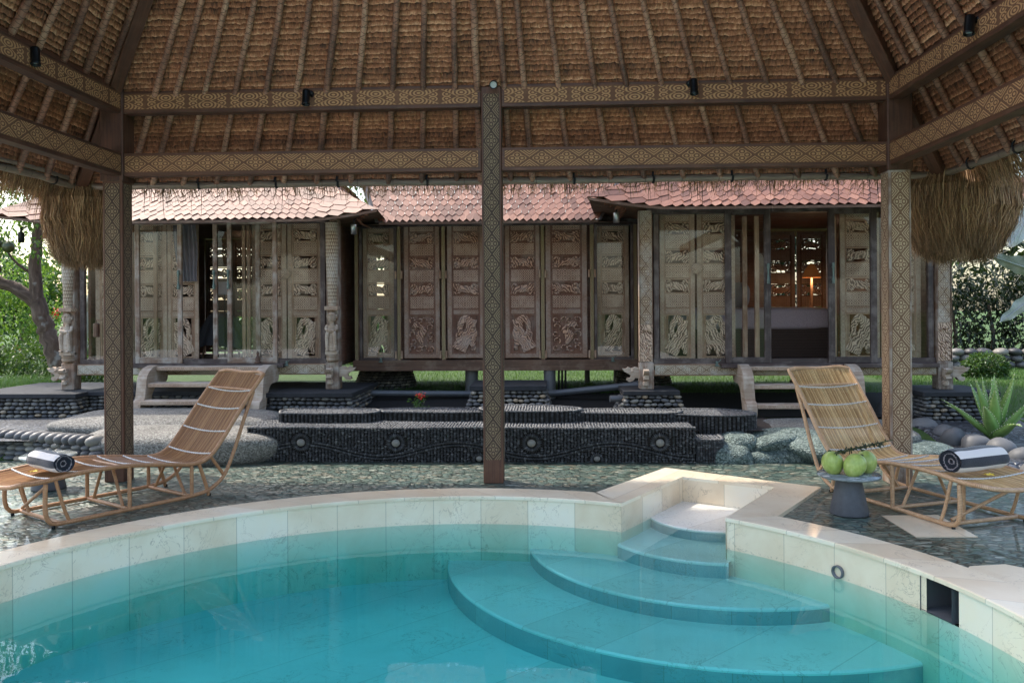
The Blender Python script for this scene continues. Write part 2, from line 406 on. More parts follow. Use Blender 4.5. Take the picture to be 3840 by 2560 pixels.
def thatch(name,dark,mid,light,fu=150.,fv=5.,sheen=.75):
    m=Mat(name);u,v=m.uv();r=m.rnd();p=m.pos();P=m.vec(*p)
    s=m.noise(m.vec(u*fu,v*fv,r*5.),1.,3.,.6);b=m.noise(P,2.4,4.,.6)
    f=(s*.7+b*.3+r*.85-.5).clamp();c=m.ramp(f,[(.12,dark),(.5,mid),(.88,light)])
    m.set('Base Color',c).set('Roughness',sheen);m.bump(s,.8,.012);return m.m
def straw(name,dark,mid,light):
    m=Mat(name);u,v=m.uv();r=m.rnd();p=m.pos();b=m.noise(m.vec(*p),3.,3.)
    c=m.ramp((r*.75+b*.4-.1).clamp(),[(.1,dark),(.5,mid),(.95,light)]);c=m.mix(v.step(.8,1.)*.4,c,(.05,.035,.018))
    m.set('Base Color',c).set('Roughness',.65);return m.m
def glassy(name,tint=(.93,.96,.95),base=.05,rough=.0):
    m=Mat(name);nt=m.nt;t=m.n('ShaderNodeBsdfTransparent');t.inputs[0].default_value=(*tint,1);g=m.n('ShaderNodeBsdfGlossy');g.inputs['Roughness'].default_value=rough
    lw=m.n('ShaderNodeLayerWeight');lw.inputs[0].default_value=.5;f=S(nt,lw.outputs['Facing']).pow(5.)*(.72-base)+base
    x=m.n('ShaderNodeMixShader');nt.links.new(f.sk,x.inputs[0]);nt.links.new(t.outputs[0],x.inputs[1]);nt.links.new(g.outputs[0],x.inputs[2]);nt.links.new(x.outputs[0],m.out.inputs[0]);m.g=g;return m
M={}
M['marble']=marble('cream_marble');M['riser']=marble('shaded_riser',.42,((.30,.33,.32),(.40,.43,.42)));M['marble_step']=marble('pale_marble',.6,((.70,.66,.58),(.82,.79,.73)))  # riser marble darkened in colour for the shade on the step fronts
M['deck']=pebble_floor('wet_green_pebbles',[(0,(.04,.075,.062)),(.25,(.12,.18,.145)),(.45,(.20,.26,.205)),(.65,(.12,.20,.175)),(.82,(.29,.25,.17)),(1,(.46,.5,.42))],.075,2.1,.32,.3,(.012,.02,.018),.4,.075)
M['grey_paving']=pebble_floor('slate_pebble_paving',[(0,(.07,.075,.085)),(.5,(.13,.14,.16)),(1,(.2,.21,.23))],.055,1.7,.45,.15,(.035,.036,.04),1.,.09,True)
M['dark_bed']=pebble_floor('dark_pebble_bed',[(0,(.05,.055,.065)),(.5,(.10,.11,.13)),(1,(.17,.18,.2))],.06,1.4,.4,.2,(.015,.015,.018),1.,.1)
M['black_pebble']=stones('black_pebbles',[(0,(.015,.015,.016)),(.5,(.038,.038,.041)),(.85,(.075,.075,.08)),(1,(.16,.16,.16))],.4)
M['edge_pebble']=stones('grey_edge_pebbles',[(0,(.03,.032,.036)),(.6,(.075,.08,.088)),(1,(.16,.165,.17))],.45)
M['cobble']=stones('mixed_cobbles',[(0,(.05,.05,.052)),(.45,(.11,.11,.115)),(.75,(.19,.18,.165)),(.93,(.27,.25,.21)),(1,(.42,.31,.2))],.5)
M['boulder']=stones('grey_boulders',[(0,(.07,.078,.09)),(.5,(.11,.115,.125)),(1,(.19,.18,.17))],.6)
M['void']=plain('void_black',(.018,.015,.013),.95)  # near-black: hidden cores, and the shade painted under the houses
M['soil']=plain('brown_soil',(.05,.035,.026),.95,0,.5,25.)
M['slate']=plain('charcoal_slate',(.022,.023,.027),.85,0,.3,10.)
M['beam']=wood('dark_teak',(.03,.011,.006),(.13,.048,.022),.6,1.,(.18,.09,.055),.2)
M['old']=wood('weathered_timber',(.10,.055,.035),(.30,.19,.13),.75,1.2,(.46,.42,.37),.7)
M['frame']=wood('purple_brown_frame',(.028,.016,.016),(.075,.045,.04),.55,.8,(.24,.2,.18),.45)
M['brownwood']=wood('red_brown_timber',(.06,.028,.016),(.19,.10,.06),.65,1.,(.3,.22,.16),.35)
M['white_old']=wood('bleached_timber',(.22,.14,.09),(.50,.40,.31),.8,1.2,(.62,.54,.46),.5)
M['post_carve']=carved('post_carving',(.05,.026,.014),(.225,.15,.085),'diamond',.2,.155,1.)
M['post_carve_wide']=carved('post_carving_pale',(.17,.09,.048),(.48,.34,.21),'diamond',.2,.165,1.)
M['beam_low']=carved('lower_beam_carving',(.12,.048,.02),(.39,.205,.088),'diamond_u',.24,.165,1.)
M['beam_up']=carved('upper_beam_carving',(.12,.048,.02),(.39,.205,.088),'scroll',.42,.15,1.)
M['meander']=carved('meander_carving',(.12,.065,.04),(.62,.43,.31),'meander',.09,.075,1.,(.62,.48,.36))
M['curl']=carved('spiral_border_carving',(.11,.058,.036),(.57,.39,.28),'curl',.055,.055,1.,(.56,.46,.35))
M['curl_u']=carved('spiral_belt_carving',(.11,.058,.036),(.57,.39,.28),'curl_u',.055,.055,1.,(.56,.46,.35))
M['relief']=carved('relief_carving',(.14,.078,.05),(.62,.43,.31),'flow',.034,.03,1.,(.62,.48,.36))
M['meander_b']=carved('brown_meander_carving',(.085,.04,.025),(.52,.335,.24),'meander',.09,.075,1.,(.5,.38,.3))
M['curl_b']=carved('brown_spiral_carving',(.08,.038,.024),(.46,.295,.21),'curl',.055,.055,1.,(.4,.34,.3))
M['curl_bu']=carved('brown_spiral_belt',(.08,.038,.024),(.46,.295,.21),'curl_u',.055,.055,1.,(.4,.34,.3))
M['relief_b']=carved('brown_relief_carving',(.14,.064,.04),(.54,.32,.215),'flow',.034,.03,1.,(.4,.34,.3))
M['back_b']=wood('panel_backing',(.075,.030,.019),(.25,.115,.07),.7,1.,(.3,.25,.21),.35)
M['leaf_wood']=wood('tan_timber',(.15,.074,.042),(.45,.28,.18),.75,1.,(.55,.42,.31),.4)
M['sill']=carved('sill_carving',(.20,.13,.075),(.56,.47,.34),'diamond_u',.17,.13,1.,(.6,.58,.52))
M['mullion']=carved('gilded_mullion',(.10,.065,.03),(.46,.36,.2),'curl',.03,.05,.8)
M['column']=carved('column_carving',(.16,.09,.05),(.46,.35,.24),'diamond',.2,.16,1.,(.55,.5,.45))
M['scales']=carved('scale_carving',(.17,.10,.06),(.5,.4,.29),'scales',.05,.06,1.2,(.55,.5,.45))
M['shingle']=None
m=Mat('cedar_shingles');r=m.rnd();p=m.pos();u,v=m.uv();g=m.noise(m.vec(u*60.,v*5.,r*31.),1.,3.);n=m.noise(m.vec(*p),1.2,3.)
m.set('Base Color',m.ramp((r*.65+g*.4+n*.3-.2).clamp(),[(0,(.09,.034,.020)),(.4,(.19,.078,.048)),(.7,(.28,.122,.076)),(1,(.42,.215,.14))])).set('Roughness',.6);m.bump(g,.3,.004);M['shingle']=m.m
M['thatch_in']=thatch('thatch_ceiling',(.045,.016,.007),(.32,.125,.056),(.74,.40,.215))
M['thatch_out']=thatch('thatch_outer',(.05,.035,.02),(.16,.115,.07),(.3,.23,.15),40.,3.)
M['straw']=straw('straw_ends',(.09,.048,.02),(.33,.18,.083),(.68,.43,.225))
M['straw_in']=straw('ceiling_straw',(.12,.06,.025),(.32,.18,.08),(.55,.36,.19))
m=Mat('palm_wrapped_pole');u,v=m.uv();r=m.rnd();p=m.pos();o=m.orand()
b=((v*17.+u*.9).frac()-.5).abs();b2=((v*11.-u*1.3+r*3.).frac()-.5).abs();ln=b.lt(.06).max(b2.lt(.05));n=m.noise(m.vec(u*8.,v*6.,r*20.),1.,4.)
c=m.ramp((n*.8+(v*5.+r*9.).floor().sin()*.18+(o-.5)*.35).clamp(),[(.1,(.11,.052,.034)),(.45,(.27,.13,.082)),(.8,(.44,.25,.155)),(1,(.58,.44,.35))]);c=m.mix(ln*.75,c,(.05,.025,.015))
m.set('Base Color',c).set('Roughness',.5);m.bump(n*.4-ln,.6,.006);M['rafter']=m.m
m=Mat('bamboo_pole');u,v=m.uv();r=m.rnd();n=m.noise(m.vec(u*6.,v*3.,r*9.),1.,4.);nd=((v*2.6).frac()-.5).abs().gt(.485)
c=m.ramp(n,[(.25,(.13,.09,.065)),(.6,(.26,.19,.14)),(.8,(.36,.28,.2))]);c=m.mix(nd*.7,c,(.09,.055,.035));m.set('Base Color',c).set('Roughness',.45);m.bump(n+nd,.3,.006);M['bamboo']=m.m
M['cord']=plain('black_cord',(.012,.01,.01),.8)
M['black']=plain('black_metal',(.012,.013,.014),.35,.6,.2)
M['steel']=plain('brushed_steel',(.35,.37,.38),.3,.9,.2)
M['verdigris']=plain('verdigris_bronze',(.13,.17,.15),.5,.4,.35,20.)
M['lens']=plain('lamp_lens',(.5,.52,.5),.15,0.,.1)
m=Mat('wrapped_rattan');u,v=m.uv();r=m.rnd();n=m.noise(m.vec(u*3.,v*30.,r*9.),1.,3.);b=((v*85.).frac()-.5).abs()
c=m.ramp(n,[(.25,(.33,.155,.07)),(.7,(.50,.26,.125))]);c=m.mix(b.gt(.38)*.6,c,(.17,.07,.03));m.set('Base Color',c).set('Roughness',.42);m.bump(b*-1.,.5,.004);M['rattan']=m.m
m=Mat('rattan_cane');r=m.rnd();u,v=m.uv();n=m.noise(m.vec(u,v*9.,r*20.),1.,3.)
m.set('Base Color',m.ramp((r*.6+n*.5-.05).clamp(),[(.15,(.20,.085,.032)),(.5,(.34,.155,.06)),(.9,(.48,.26,.11))])).set('Roughness',.4);M['cane']=m.m
for nm,src,k in(('honey_rattan','rattan',((.25,(.44,.25,.13)),(.7,(.64,.41,.24)))),('honey_cane','cane',((.15,(.36,.19,.07)),(.5,(.60,.37,.16)),(.9,(.80,.58,.30))))):
    c=M[src].copy();c.name=nm
    for nd in c.node_tree.nodes:
        if nd.type=='VALTORGB':
            for e,(p_,col) in zip(nd.color_ramp.elements,k):e.position=p_;e.color=(*col,1)
    M[nm]=c
M['cord_white']=plain('white_cord',(.62,.6,.57),.7,0,.25,90.)
m=Mat('striped_towelling');u,v=m.uv();p=m.obj();n=m.noise(m.vec(*p),160.,3.);st=(u*4.).frac().gt(.5);c=m.mix(st,(.010,.013,.024),(.78,.70,.66));c=m.mix(n*.12,c,(.2,.18,.18));m.set('Base Color',c).set('Roughness',.95).set('Sheen Weight',.3);m.bump(n,.6,.004);M['towel']=m.m
m=Mat('spiral_towel_end');p=m.obj();rr=(p[1]*p[1]+p[2]*p[2]).sqrt();n=m.noise(m.vec(*p),60.,3.);st=(rr*26.+n*.7).frac().gt(.8);m.set('Base Color',m.mix(st,(.010,.012,.020),(.22,.19,.20))).set('Roughness',.95);M['towel_end']=m.m
m=Mat('coconut_green');p=m.obj();n=m.noise(m.vec(*p),14.,5.,.65);n2=m.noise(m.vec(p[0]*60.,p[1]*60.,p[2]*6.),1.,3.)
c=m.ramp((n*.75+n2*.3).clamp(),[(.25,(.19,.25,.045)),(.55,(.37,.45,.11)),(.8,(.55,.60,.23))]);c=m.mix(n.step(.68,.78)*.6,c,(.09,.06,.03));m.set('Base Color',c).set('Roughness',.33);M['coconut']=m.m
M['stalk']=plain('dry_stalk',(.07,.075,.03),.8,0,.5,60.)
M['petal']=plain('yellow_petal',(.85,.62,.05),.5,0,.15);M['petal_w']=plain('white_petal',(.85,.8,.62),.5,0,.1)
M['table']=plain('grey_concrete',(.075,.078,.09),.55,0,.15,18.)
m=Mat('grey_marble_top');p=m.pos();P=m.vec(*p);n=m.noise(P,7.,6.,.65,1.2);m.set('Base Color',m.ramp(n,[(.3,(.10,.12,.125)),(.5,(.2,.23,.235)),(.62,(.5,.53,.53))])).set('Roughness',.12);M['table_top']=m.m
m=Mat('cut_grass');p=m.pos();n=m.noise(m.vec(*p),70.,3.,.7);n2=m.noise(m.vec(*p),1.1,4.);n3=m.noise(m.vec(p[0]*3.,p[1]*3.,0.),6.,3.)
m.set('Base Color',m.ramp((n*.5+n2*.4+n3*.2-.05).clamp(),[(.2,(.018,.042,.005)),(.5,(.042,.09,.010)),(.8,(.085,.15,.02))])).set('Roughness',.9);m.bump(n,1.,.03);M['lawn']=m.m
M['leaf_bright']=foliage('bright_leaves',[(0,(.03,.08,.012)),(.5,(.08,.19,.02)),(1,(.28,.36,.05))],.45)
M['leaf_dark']=foliage('dark_leaves',[(0,(.003,.008,.003)),(.6,(.007,.020,.005)),(1,(.020,.045,.010))],.06)
M['leaf_mid']=foliage('mid_leaves',[(0,(.012,.036,.007)),(.6,(.03,.085,.013)),(1,(.08,.16,.028))],.22)
M['blade']=foliage('long_grass',[(0,(.02,.06,.012)),(.6,(.06,.16,.03)),(1,(.14,.28,.06))],.3)
m=Mat('aloe_skin');u,v=m.uv();p=m.pos();n=m.noise(m.vec(*p),12.,4.);m.set('Base Color',m.ramp((n*.6+v*.5-.1).clamp(),[(.1,(.10,.20,.045)),(.5,(.19,.33,.09)),(.9,(.36,.45,.16))])).set('Roughness',.35);M['aloe']=m.m
m=Mat('banana_leaf_pale');u,v=m.uv();p=m.pos();n=m.noise(m.vec(*p),2.5,4.);rb=((v*40.).frac()-.5).abs();m.set('Base Color',m.ramp((n*.9+rb*.15).clamp(),[(.25,(.17,.25,.17)),(.5,(.40,.42,.40)),(.8,(.56,.5,.48))])).set('Roughness',.4);M['banana']=m.m
m=Mat('bark');u,v=m.uv();p=m.pos();n=m.noise(m.vec(u*9.,v*3.5,0.),1.,5.,.65,.5);m.set('Base Color',m.mix(m.noise(m.vec(*p),3.,3.).step(.58,.66)*.5,m.ramp(n,[(.25,(.03,.018,.012)),(.55,(.13,.085,.06)),(.8,(.26,.2,.15))]),(.42,.42,.38))).set('Roughness',.9);m.bump(n,1.,.03);M['bark']=m.m
M['bark_pale']=plain('pale_bark',(.48,.43,.36),.8,0,.25,9.)
M['fruit']=plain('calabash_skin',(.055,.065,.02),.35,0,.3,12.)
M['red']=plain('red_bloom',(.75,.06,.03),.5)
m=Mat('pale_aggregate');p=m.pos();d,c=m.voro(m.vec(*p),75.);n=m.noise(m.vec(*p),2.5,4.);m.set('Base Color',m.ramp((c*.6+n*.5-.05).clamp(),[(.1,(.06,.055,.048)),(.5,(.16,.152,.135)),(.9,(.34,.33,.30))])).set('Roughness',.85);m.bump(d,.8,.01);M['aggregate']=m.m
m=Mat('green_aggregate');p=m.pos();d,c=m.voro(m.vec(*p),62.);n=m.noise(m.vec(*p),3.,4.);m.set('Base Color',m.ramp((c*.7+n*.4-.05).clamp(),[(.1,(.03,.048,.044)),(.5,(.095,.135,.122)),(.9,(.24,.295,.275))])).set('Roughness',.7);m.bump(d,1.,.014);M['aggregate_green']=m.m
M['pvc']=plain('grey_pvc',(.11,.115,.125),.4,0,.1)
M['throw']=plain('grey_quilt',(.085,.085,.1),.9,0,.3,120.)
M['bedspread']=plain('mauve_quilt',(.48,.38,.42),.9,0,.2,80.)
M['curtain']=plain('grey_mauve_curtain',(.17,.155,.17),.85)
M['linen']=plain('lilac_linen',(.4,.38,.45),.9);M['weave']=carved('woven_bed_base',(.035,.02,.016),(.11,.065,.05),'meander',.04,.12,1.)
M['glass']=glassy('window_glass',(.93,.95,.94),.05).m
w=glassy('pool_water',(.79,.93,.925),.02,.015);nt=w.nt;p=w.pos();nb=w.n('ShaderNodeBump');nb.inputs['Strength'].default_value=.09;nb.inputs['Distance'].default_value=.02
nt.links.new(w.noise(w.vec(p[0],p[1],0.),2.2,3.,.5).sk,nb.inputs['Height']);nt.links.new(nb.outputs[0],w.g.inputs['Normal'])
va=w.n('ShaderNodeVolumeAbsorption');va.inputs['Color'].default_value=(0.,.80,.83,1);va.inputs['Density'].default_value=1.0;nt.links.new(va.outputs[0],w.out.inputs['Volume']);M['water']=w.m
m=Mat('lamp_glow');m.set('Base Color',(.8,.35,.1)).set('Emission Color',(1.,.38,.09)).set('Emission Strength',6.);M['glow']=m.m
m=Mat('woven_shade');u,v=m.uv();b=((u*14.).frac()-.5).abs().gt(.3)*((v*40.).frac()-.5).abs().gt(.2);m.set('Base Color',(.30,.13,.05)).set('Roughness',.7).set('Emission Color',(1.,.33,.08)).set('Emission Strength',.05);M['shade']=m.m
M['teal']=plain('teal_cushion',(.05,.19,.18),.8);M['redwood']=M['back_b']
# ------------------------------------------------------------------ camera, sun, sky
def setup():
    cd=bpy.data.cameras.new('camera');co=bpy.data.objects.new('camera',cd);COL.objects.link(co)
    cd.sensor_width=36.;cd.lens=3079.73/3840*36;cd.clip_end=600.;cd.clip_start=.05;cd.shift_y=-(1280-1164.1)/3840
    yaw=-.0469;roll=-.0066
    F=np.array([sin(yaw),cos(yaw),0]);R=np.array([cos(yaw),-sin(yaw),0]);U=np.array([0,0,1.])
    R2=cos(roll)*R+sin(roll)*U;U2=-sin(roll)*R+cos(roll)*U
    from mathutils import Matrix
    mw=Matrix.Identity(4)
    for i in range(3):mw[i][0]=R2[i];mw[i][1]=U2[i];mw[i][2]=-F[i]
    mw[0][3]=0;mw[1][3]=0;mw[2][3]=1.65
    co.matrix_world=mw;SC.camera=co
    S_=np.array([-.46,.32,.83]);S_/=np.linalg.norm(S_)
    el=math.asin(S_[2]);az=atan2(S_[0],S_[1])
    ld=bpy.data.lights.new('sun','SUN');ld.energy=SUN;ld.angle=radians(.5);ld.color=(1.,.93,.82);lo=bpy.data.objects.new('sun',ld);COL.objects.link(lo)
    from mathutils import Vector
    lo.rotation_euler=Vector((-S_[0],-S_[1],-S_[2])).to_track_quat('-Z','Y').to_euler();lo.location=(-8,6,12)
    wd=bpy.data.worlds.new('World');SC.world=wd;wd.use_nodes=True;nt=wd.node_tree;sk=nt.nodes.new('ShaderNodeTexSky');sk.sky_type='NISHITA';sk.sun_disc=False
    sk.sun_elevation=el;sk.sun_rotation=az;sk.air_density=1.3;sk.dust_density=3.;sk.ozone_density=1.
    bg=nt.nodes['Background'];bg.inputs['Strength'].default_value=SKY;nt.links.new(sk.outputs[0],bg.inputs['Color'])
    SC.view_settings.view_transform='Standard';SC.view_settings.look='None';SC.view_settings.exposure=0;SC.view_settings.gamma=1
    cy=SC.cycles;cy.use_denoising=True;cy.max_bounces=8;cy.diffuse_bounces=5;cy.glossy_bounces=4;cy.transmission_bounces=6;cy.transparent_max_bounces=24;cy.volume_bounces=0;cy.sample_clamp_indirect=6.
    try:cy.denoiser='OPENIMAGEDENOISE'
    except Exception:pass
SUN=5.;SKY=.47
SC.render.engine='CYCLES';setup()
# ------------------------------------------------------------------ ground and pool
PC=np.array([-.641,4.133]);PR=3.165
def sstep(a,b,x):t=np.clip((x-a)/(b-a),0,1);return t*t*(3-2*t)
def gh(x,y):
    x=np.asarray(x,float);y=np.asarray(y,float)
    h=-.10+.28*sstep(9.15,10.4,y)+.22*sstep(11.4,13.2,y)
    h=np.where(x<-5.6,np.maximum(h,-.10+.25*sstep(9.,9.6,y)+.25*sstep(11.,13.,y)),h)
    h=np.where(x>4.35,np.maximum(h,-.04+.0*x),h)
    return h
g=MB()
xs=np.unique(np.concatenate([[-260,-120,-60,-30,-20],np.linspace(-14,14,57),[20,30,60,120,260]]));ys=np.unique(np.concatenate([[-260,-90,-40,-15,-6,-2],np.linspace(8.6,15,40),[18,24,35,60,120,300]]))
X,Y=np.meshgrid(xs,ys,indexing='ij');Z=gh(X,Y);ins=(np.hypot(X-PC[0],Y-PC[1])<0)
i,j=np.meshgrid(np.arange(len(xs)-1),np.arange(len(ys)-1),indexing='ij');k=(i*len(ys)+j).ravel();L=len(ys)
# leave the ground sheet open under the deck so that the pool basin is free
cx_=(X[:-1,:-1]+X[1:,1:]).ravel()/2;cy_=(Y[:-1,:-1]+Y[1:,1:]).ravel()/2
keep=~((cx_>-7)&(cx_<4.2)&(cy_>-3)&(cy_<9))
g.add(np.stack([X,Y,Z],-1).reshape(-1,3),np.stack([k,k+L,k+L+1,k+1],-1)[keep],np.stack([X,Y],-1).reshape(-1,2),0.,True)
tag(g.build('ground',M['lawn']),kind='structure')
# deck: flat sheet around the pool outline
A=np.array([.592,7.044]);B=np.array([1.292,8.179]);C_=np.array([2.063,7.714]);D=np.array([1.373,6.573]);Dr=np.array([1.808,6.649]);Co=np.array([2.49,7.721]);Bo=np.array([1.187,8.647]);Al=np.array([.387,7.451])
def ang(p):return atan2(p[1]-PC[1],p[0]-PC[0])
t0=ang(Al);t1=ang(Dr)+2*pi
inner=[PC+3.45*np.array([cos(a),sin(a)]) for a in np.linspace(t0+.02,t1-.02,110)]
inner+= [Dr+.02*(Co-Dr)-np.array([.03,-.02]),Co-np.array([.05,0]),Bo-np.array([0,.05]),Al+np.array([.03,-.02])]
inner=np.array(inner)
X0,X1,Y0,Y1=-7.2,4.28,-3.2,9.12
def rect_hit(d):
    ts=[]
    for lo,hi,k in ((X0,X1,0),(Y0,Y1,1)):
        if d[k]>1e-9:ts.append((hi-PC[k])/d[k])
        elif d[k]<-1e-9:ts.append((lo-PC[k])/d[k])
    return PC+d*min(ts)
corn=[np.array(c) for c in((X1,Y1),(X0,Y1),(X0,Y0),(X1,Y0))]
outer=[];inn2=[]
pts=[(ang(p)%(2*pi),p,None) for p in inner]+[(ang(c)%(2*pi),None,c) for c in corn]
pts.sort(key=lambda t:t[0])
angs=np.array([ang(p)%(2*pi) for p in inner]);o_=np.argsort(angs);ia=angs[o_];ip=inner[o_]
def inn_at(a):
    k=np.searchsorted(ia,a);k0=(k-1)%len(ia);k1=k%len(ia);a0=ia[k0];a1=ia[k1]
    if a1<=a0:a1+=2*pi
    aa=a if a>=a0 else a+2*pi
    return ip[k0]+(ip[k1]-ip[k0])*(aa-a0)/max(a1-a0,1e-9)
for a,p,c in pts:
    if p is None:p=inn_at(a)
    if c is None:d=(p-PC);c=rect_hit(d/np.linalg.norm(d))
    inn2.append(p);outer.append(c)
n=len(inn2);V=[(p[0],p[1],-.03) for p in inn2]+[(p[0],p[1],-.03) for p in outer]
dk=MB();i=np.arange(n);j=(i+1)%n;dk.add(V,np.stack([i,i+n,j+n,j],-1),np.array(V)[:,:2])
# edge skirt of the deck
V2=[(p[0],p[1],-.03) for p in outer]+[(p[0],p[1],-.4) for p in outer];dk.add(V2,np.stack([i,i+n,j+n,j],-1),np.array(V2)[:,:2])
tag(dk.build('deck',M['deck']),kind='structure')
# pale stone terrace added unseen around the deck to bounce sunlight onto the ceiling
tr=MB()
for x0,x1,y0,y1 in((-18,-7.2,-14,6.),(4.28,16,-14,5.),(-7.2,4.28,-14,-3.2)):plate(tr,(x0,y0,-.045),(x1-x0,0,0),(0,y1-y0,0))
tag(tr.build('bounce_terrace',M['marble_step']),kind='structure')
# pool
pool=thing('plunge_pool','round sunken pool lined in cream marble with curved entry steps','pool',(0,0,0))
th0=ang(A);th1=ang(D)+2*pi;na=150
wl=MB();a=np.linspace(th0,th1,na);zs=np.array([-.028,-.25,-.5,-.8]);R0=PR+.012
V=np.stack(np.broadcast_arrays((PC[0]+R0*np.cos(a))[:,None],(PC[1]+R0*np.sin(a))[:,None],zs[None]),-1)
u=(a-th0)*PR;uv=np.stack(np.broadcast_arrays(u[:,None],zs[None]),-1)
ii,jj=np.meshgrid(np.arange(na-1),np.arange(3),indexing='ij');k=(ii*4+jj).ravel();F=np.stack([k,k+1,k+5,k+4],-1)
# skimmer opening is cut out of the wall sheet
SKA=(2.394+.641,5.179-4.133);ska=atan2(SKA[1],SKA[0])+2*pi
ca=(a[ii.ravel()]+a[ii.ravel()+1])/2
F=F[~((np.abs(ca-ska)<.035)&(jj.ravel()==0))]
wl.add(V.reshape(-1,3),F,uv.reshape(-1,2),0.,True);wl.build('basin_wall',M['marble'],pool)
nw=MB();dA=(B-A)/np.linalg.norm(B-A);dC=(C_-B)/np.linalg.norm(C_-B)
for p,q in((A,B),(B,C_),(C_,D)):
    d=np.array([*(q-p),0]);plate(nw,(p[0],p[1],-.8),d,(0,0,.772))
nw.build('entry_wall',M['marble'],pool)
fl=MB();fa=np.linspace(0,2*pi,96,endpoint=False);fl.add(np.stack([PC[0]+3.2*np.cos(fa),PC[1]+3.2*np.sin(fa),0*fa-.74],-1),[list(range(96))],np.stack([3.2*np.cos(fa),3.2*np.sin(fa)],-1)@np.array([[.7,.7],[-.7,.7]]));fl.build('pool_floor',M['marble_step'],pool)
for (cx,cy,r,z,g0,g1,bk) in((1.49,7.67,.60,-.241,0,2*pi,None),(1.42,7.46,.97,-.335,radians(207),radians(267.5),(C_,B)),(1.43,7.49,1.64,-.455,0,2*pi,None),(1.45,7.5,2.39,-.575,0,2*pi,None)):
    ga=np.linspace(g0,g1,120)
    def ringp(rr,zz):return np.stack([cx+rr*np.cos(ga),cy+rr*np.sin(ga),0*ga+zz],-1)
    st=MB();q=ringp(r-.012,z);q=q[:-1] if bk is None else np.concatenate([q,[(*p,z) for p in bk]])
    rot=np.array([[.7,.7],[-.7,.7]]);st.add(q,[list(range(len(q)))],q[:,:2]@rot)
    k=np.arange(119);F=np.stack([k,k+120,k+121,k+1],-1)
    V=np.concatenate([ringp(r,z-.012),ringp(r-.012,z)]);st.add(V,F,V[:,:2]@rot)
    V=np.concatenate([ringp(r,z-.024),ringp(r,z-.012)]);st.add(V,F,V[:,:2]@rot);so=st.build('pool_step',M['marble_step'],pool)
    st=MB();V=np.concatenate([ringp(r,-.74),ringp(r,z-.024)]);u=np.tile(ga*r,2);st.add(V,F,np.stack([u,V[:,2]],-1),0,True);st.build('riser',M['riser'],so)
cp=MB();ti=np.linspace(th0,th1,170);to=np.linspace(ang(Al),ang(Dr)+2*pi,170);ro=3.5
prof=[(PR,-.030),(PR,-.006),(PR+.006,0.),(ro-.006,0.),(ro,-.006),(ro,-.032)]
w=np.array([(q[0]-PR)/(ro-PR) for q in prof]);TH=ti[:,None]*(1-w)+to[:,None]*w;RR=np.array([q[0] for q in prof])
V=np.stack([PC[0]+RR*np.cos(TH),PC[1]+RR*np.sin(TH),np.broadcast_to([q[1] for q in prof],TH.shape)],-1)
uv=np.stack(np.broadcast_arrays((ti*3.3)[:,None],RR[None]),-1);ii,jj=np.meshgrid(np.arange(169),np.arange(5),indexing='ij');k=(ii*6+jj).ravel()
cp.add(V.reshape(-1,3),np.stack([k,k+6,k+7,k+1],-1)[:,::-1].copy(),uv.reshape(-1,2))
def upr(pts,z0,z1):
    pts=np.array(pts);n=len(pts);L=np.concatenate([[0],np.cumsum(np.linalg.norm(np.diff(pts,axis=0),axis=1))])
    uv=pts@np.array([[.525,-.771],[.851,.465]])[:, ::-1]
    top=np.c_[pts,np.full(n,z1)];bot=np.c_[pts,np.full(n,z0)]
    cp.add(top,[list(range(n))],uv);i=np.arange(n);j=(i+1)%n;cp.add(np.concatenate([bot,top]),np.stack([i,j,j+n,i+n],-1),np.concatenate([np.c_[L,L*0],np.c_[L,L*0+.03]]))
for q in([Al,A,B,Bo],[Bo,B,C_,Co],[Co,C_,D,Dr]):upr(q,-.03,.0)
cp.build('coping',M['marble'],pool)
pp=MB();pa=atan2(5.777-4.133,1.86+.641);ct=PC+(PR+.0)*np.array([cos(pa),sin(pa)]);nrm=np.array([-cos(pa),-sin(pa),0])
up=np.array([0,0,1.]);sd=np.cross(up,nrm);Mx=np.stack([sd,up,nrm],1)
lathe(pp,[(.034,-.05),(.036,.012),(.046,.012),(.046,-.01)],(ct[0],ct[1],-.20),20,0,Mx)
o=pp.build('inlet_pipe',M['pvc'],pool);ph=MB();lathe(ph,[(.001,-.012),(.035,-.012)],(ct[0],ct[1],-.20),20,0,Mx);ph.build('pipe_mouth',M['void'],o)
sk=MB();sc=PC+PR*np.array([cos(ska),sin(ska)]);nr=np.array([cos(ska),sin(ska),0]);sd=np.array([-sin(ska),cos(ska),0])
o_=np.array([sc[0],sc[1],0])
for h,(p,U,W) in enumerate([((-.125,-.25),nr*.25,up*.22),((.125,-.25),nr*.25,up*.22)]):
    plate(sk,o_+sd*p[0]+up*p[1],U,W)
plate(sk,o_-sd*.125+nr*.25-up*.25,sd*.25,up*.22);plate(sk,o_-sd*.125-up*.24,sd*.25,nr*.25);plate(sk,o_-sd*.125-up*.03,sd*.25,nr*.25)
sk.build('skimmer_box',M['pvc'],pool)
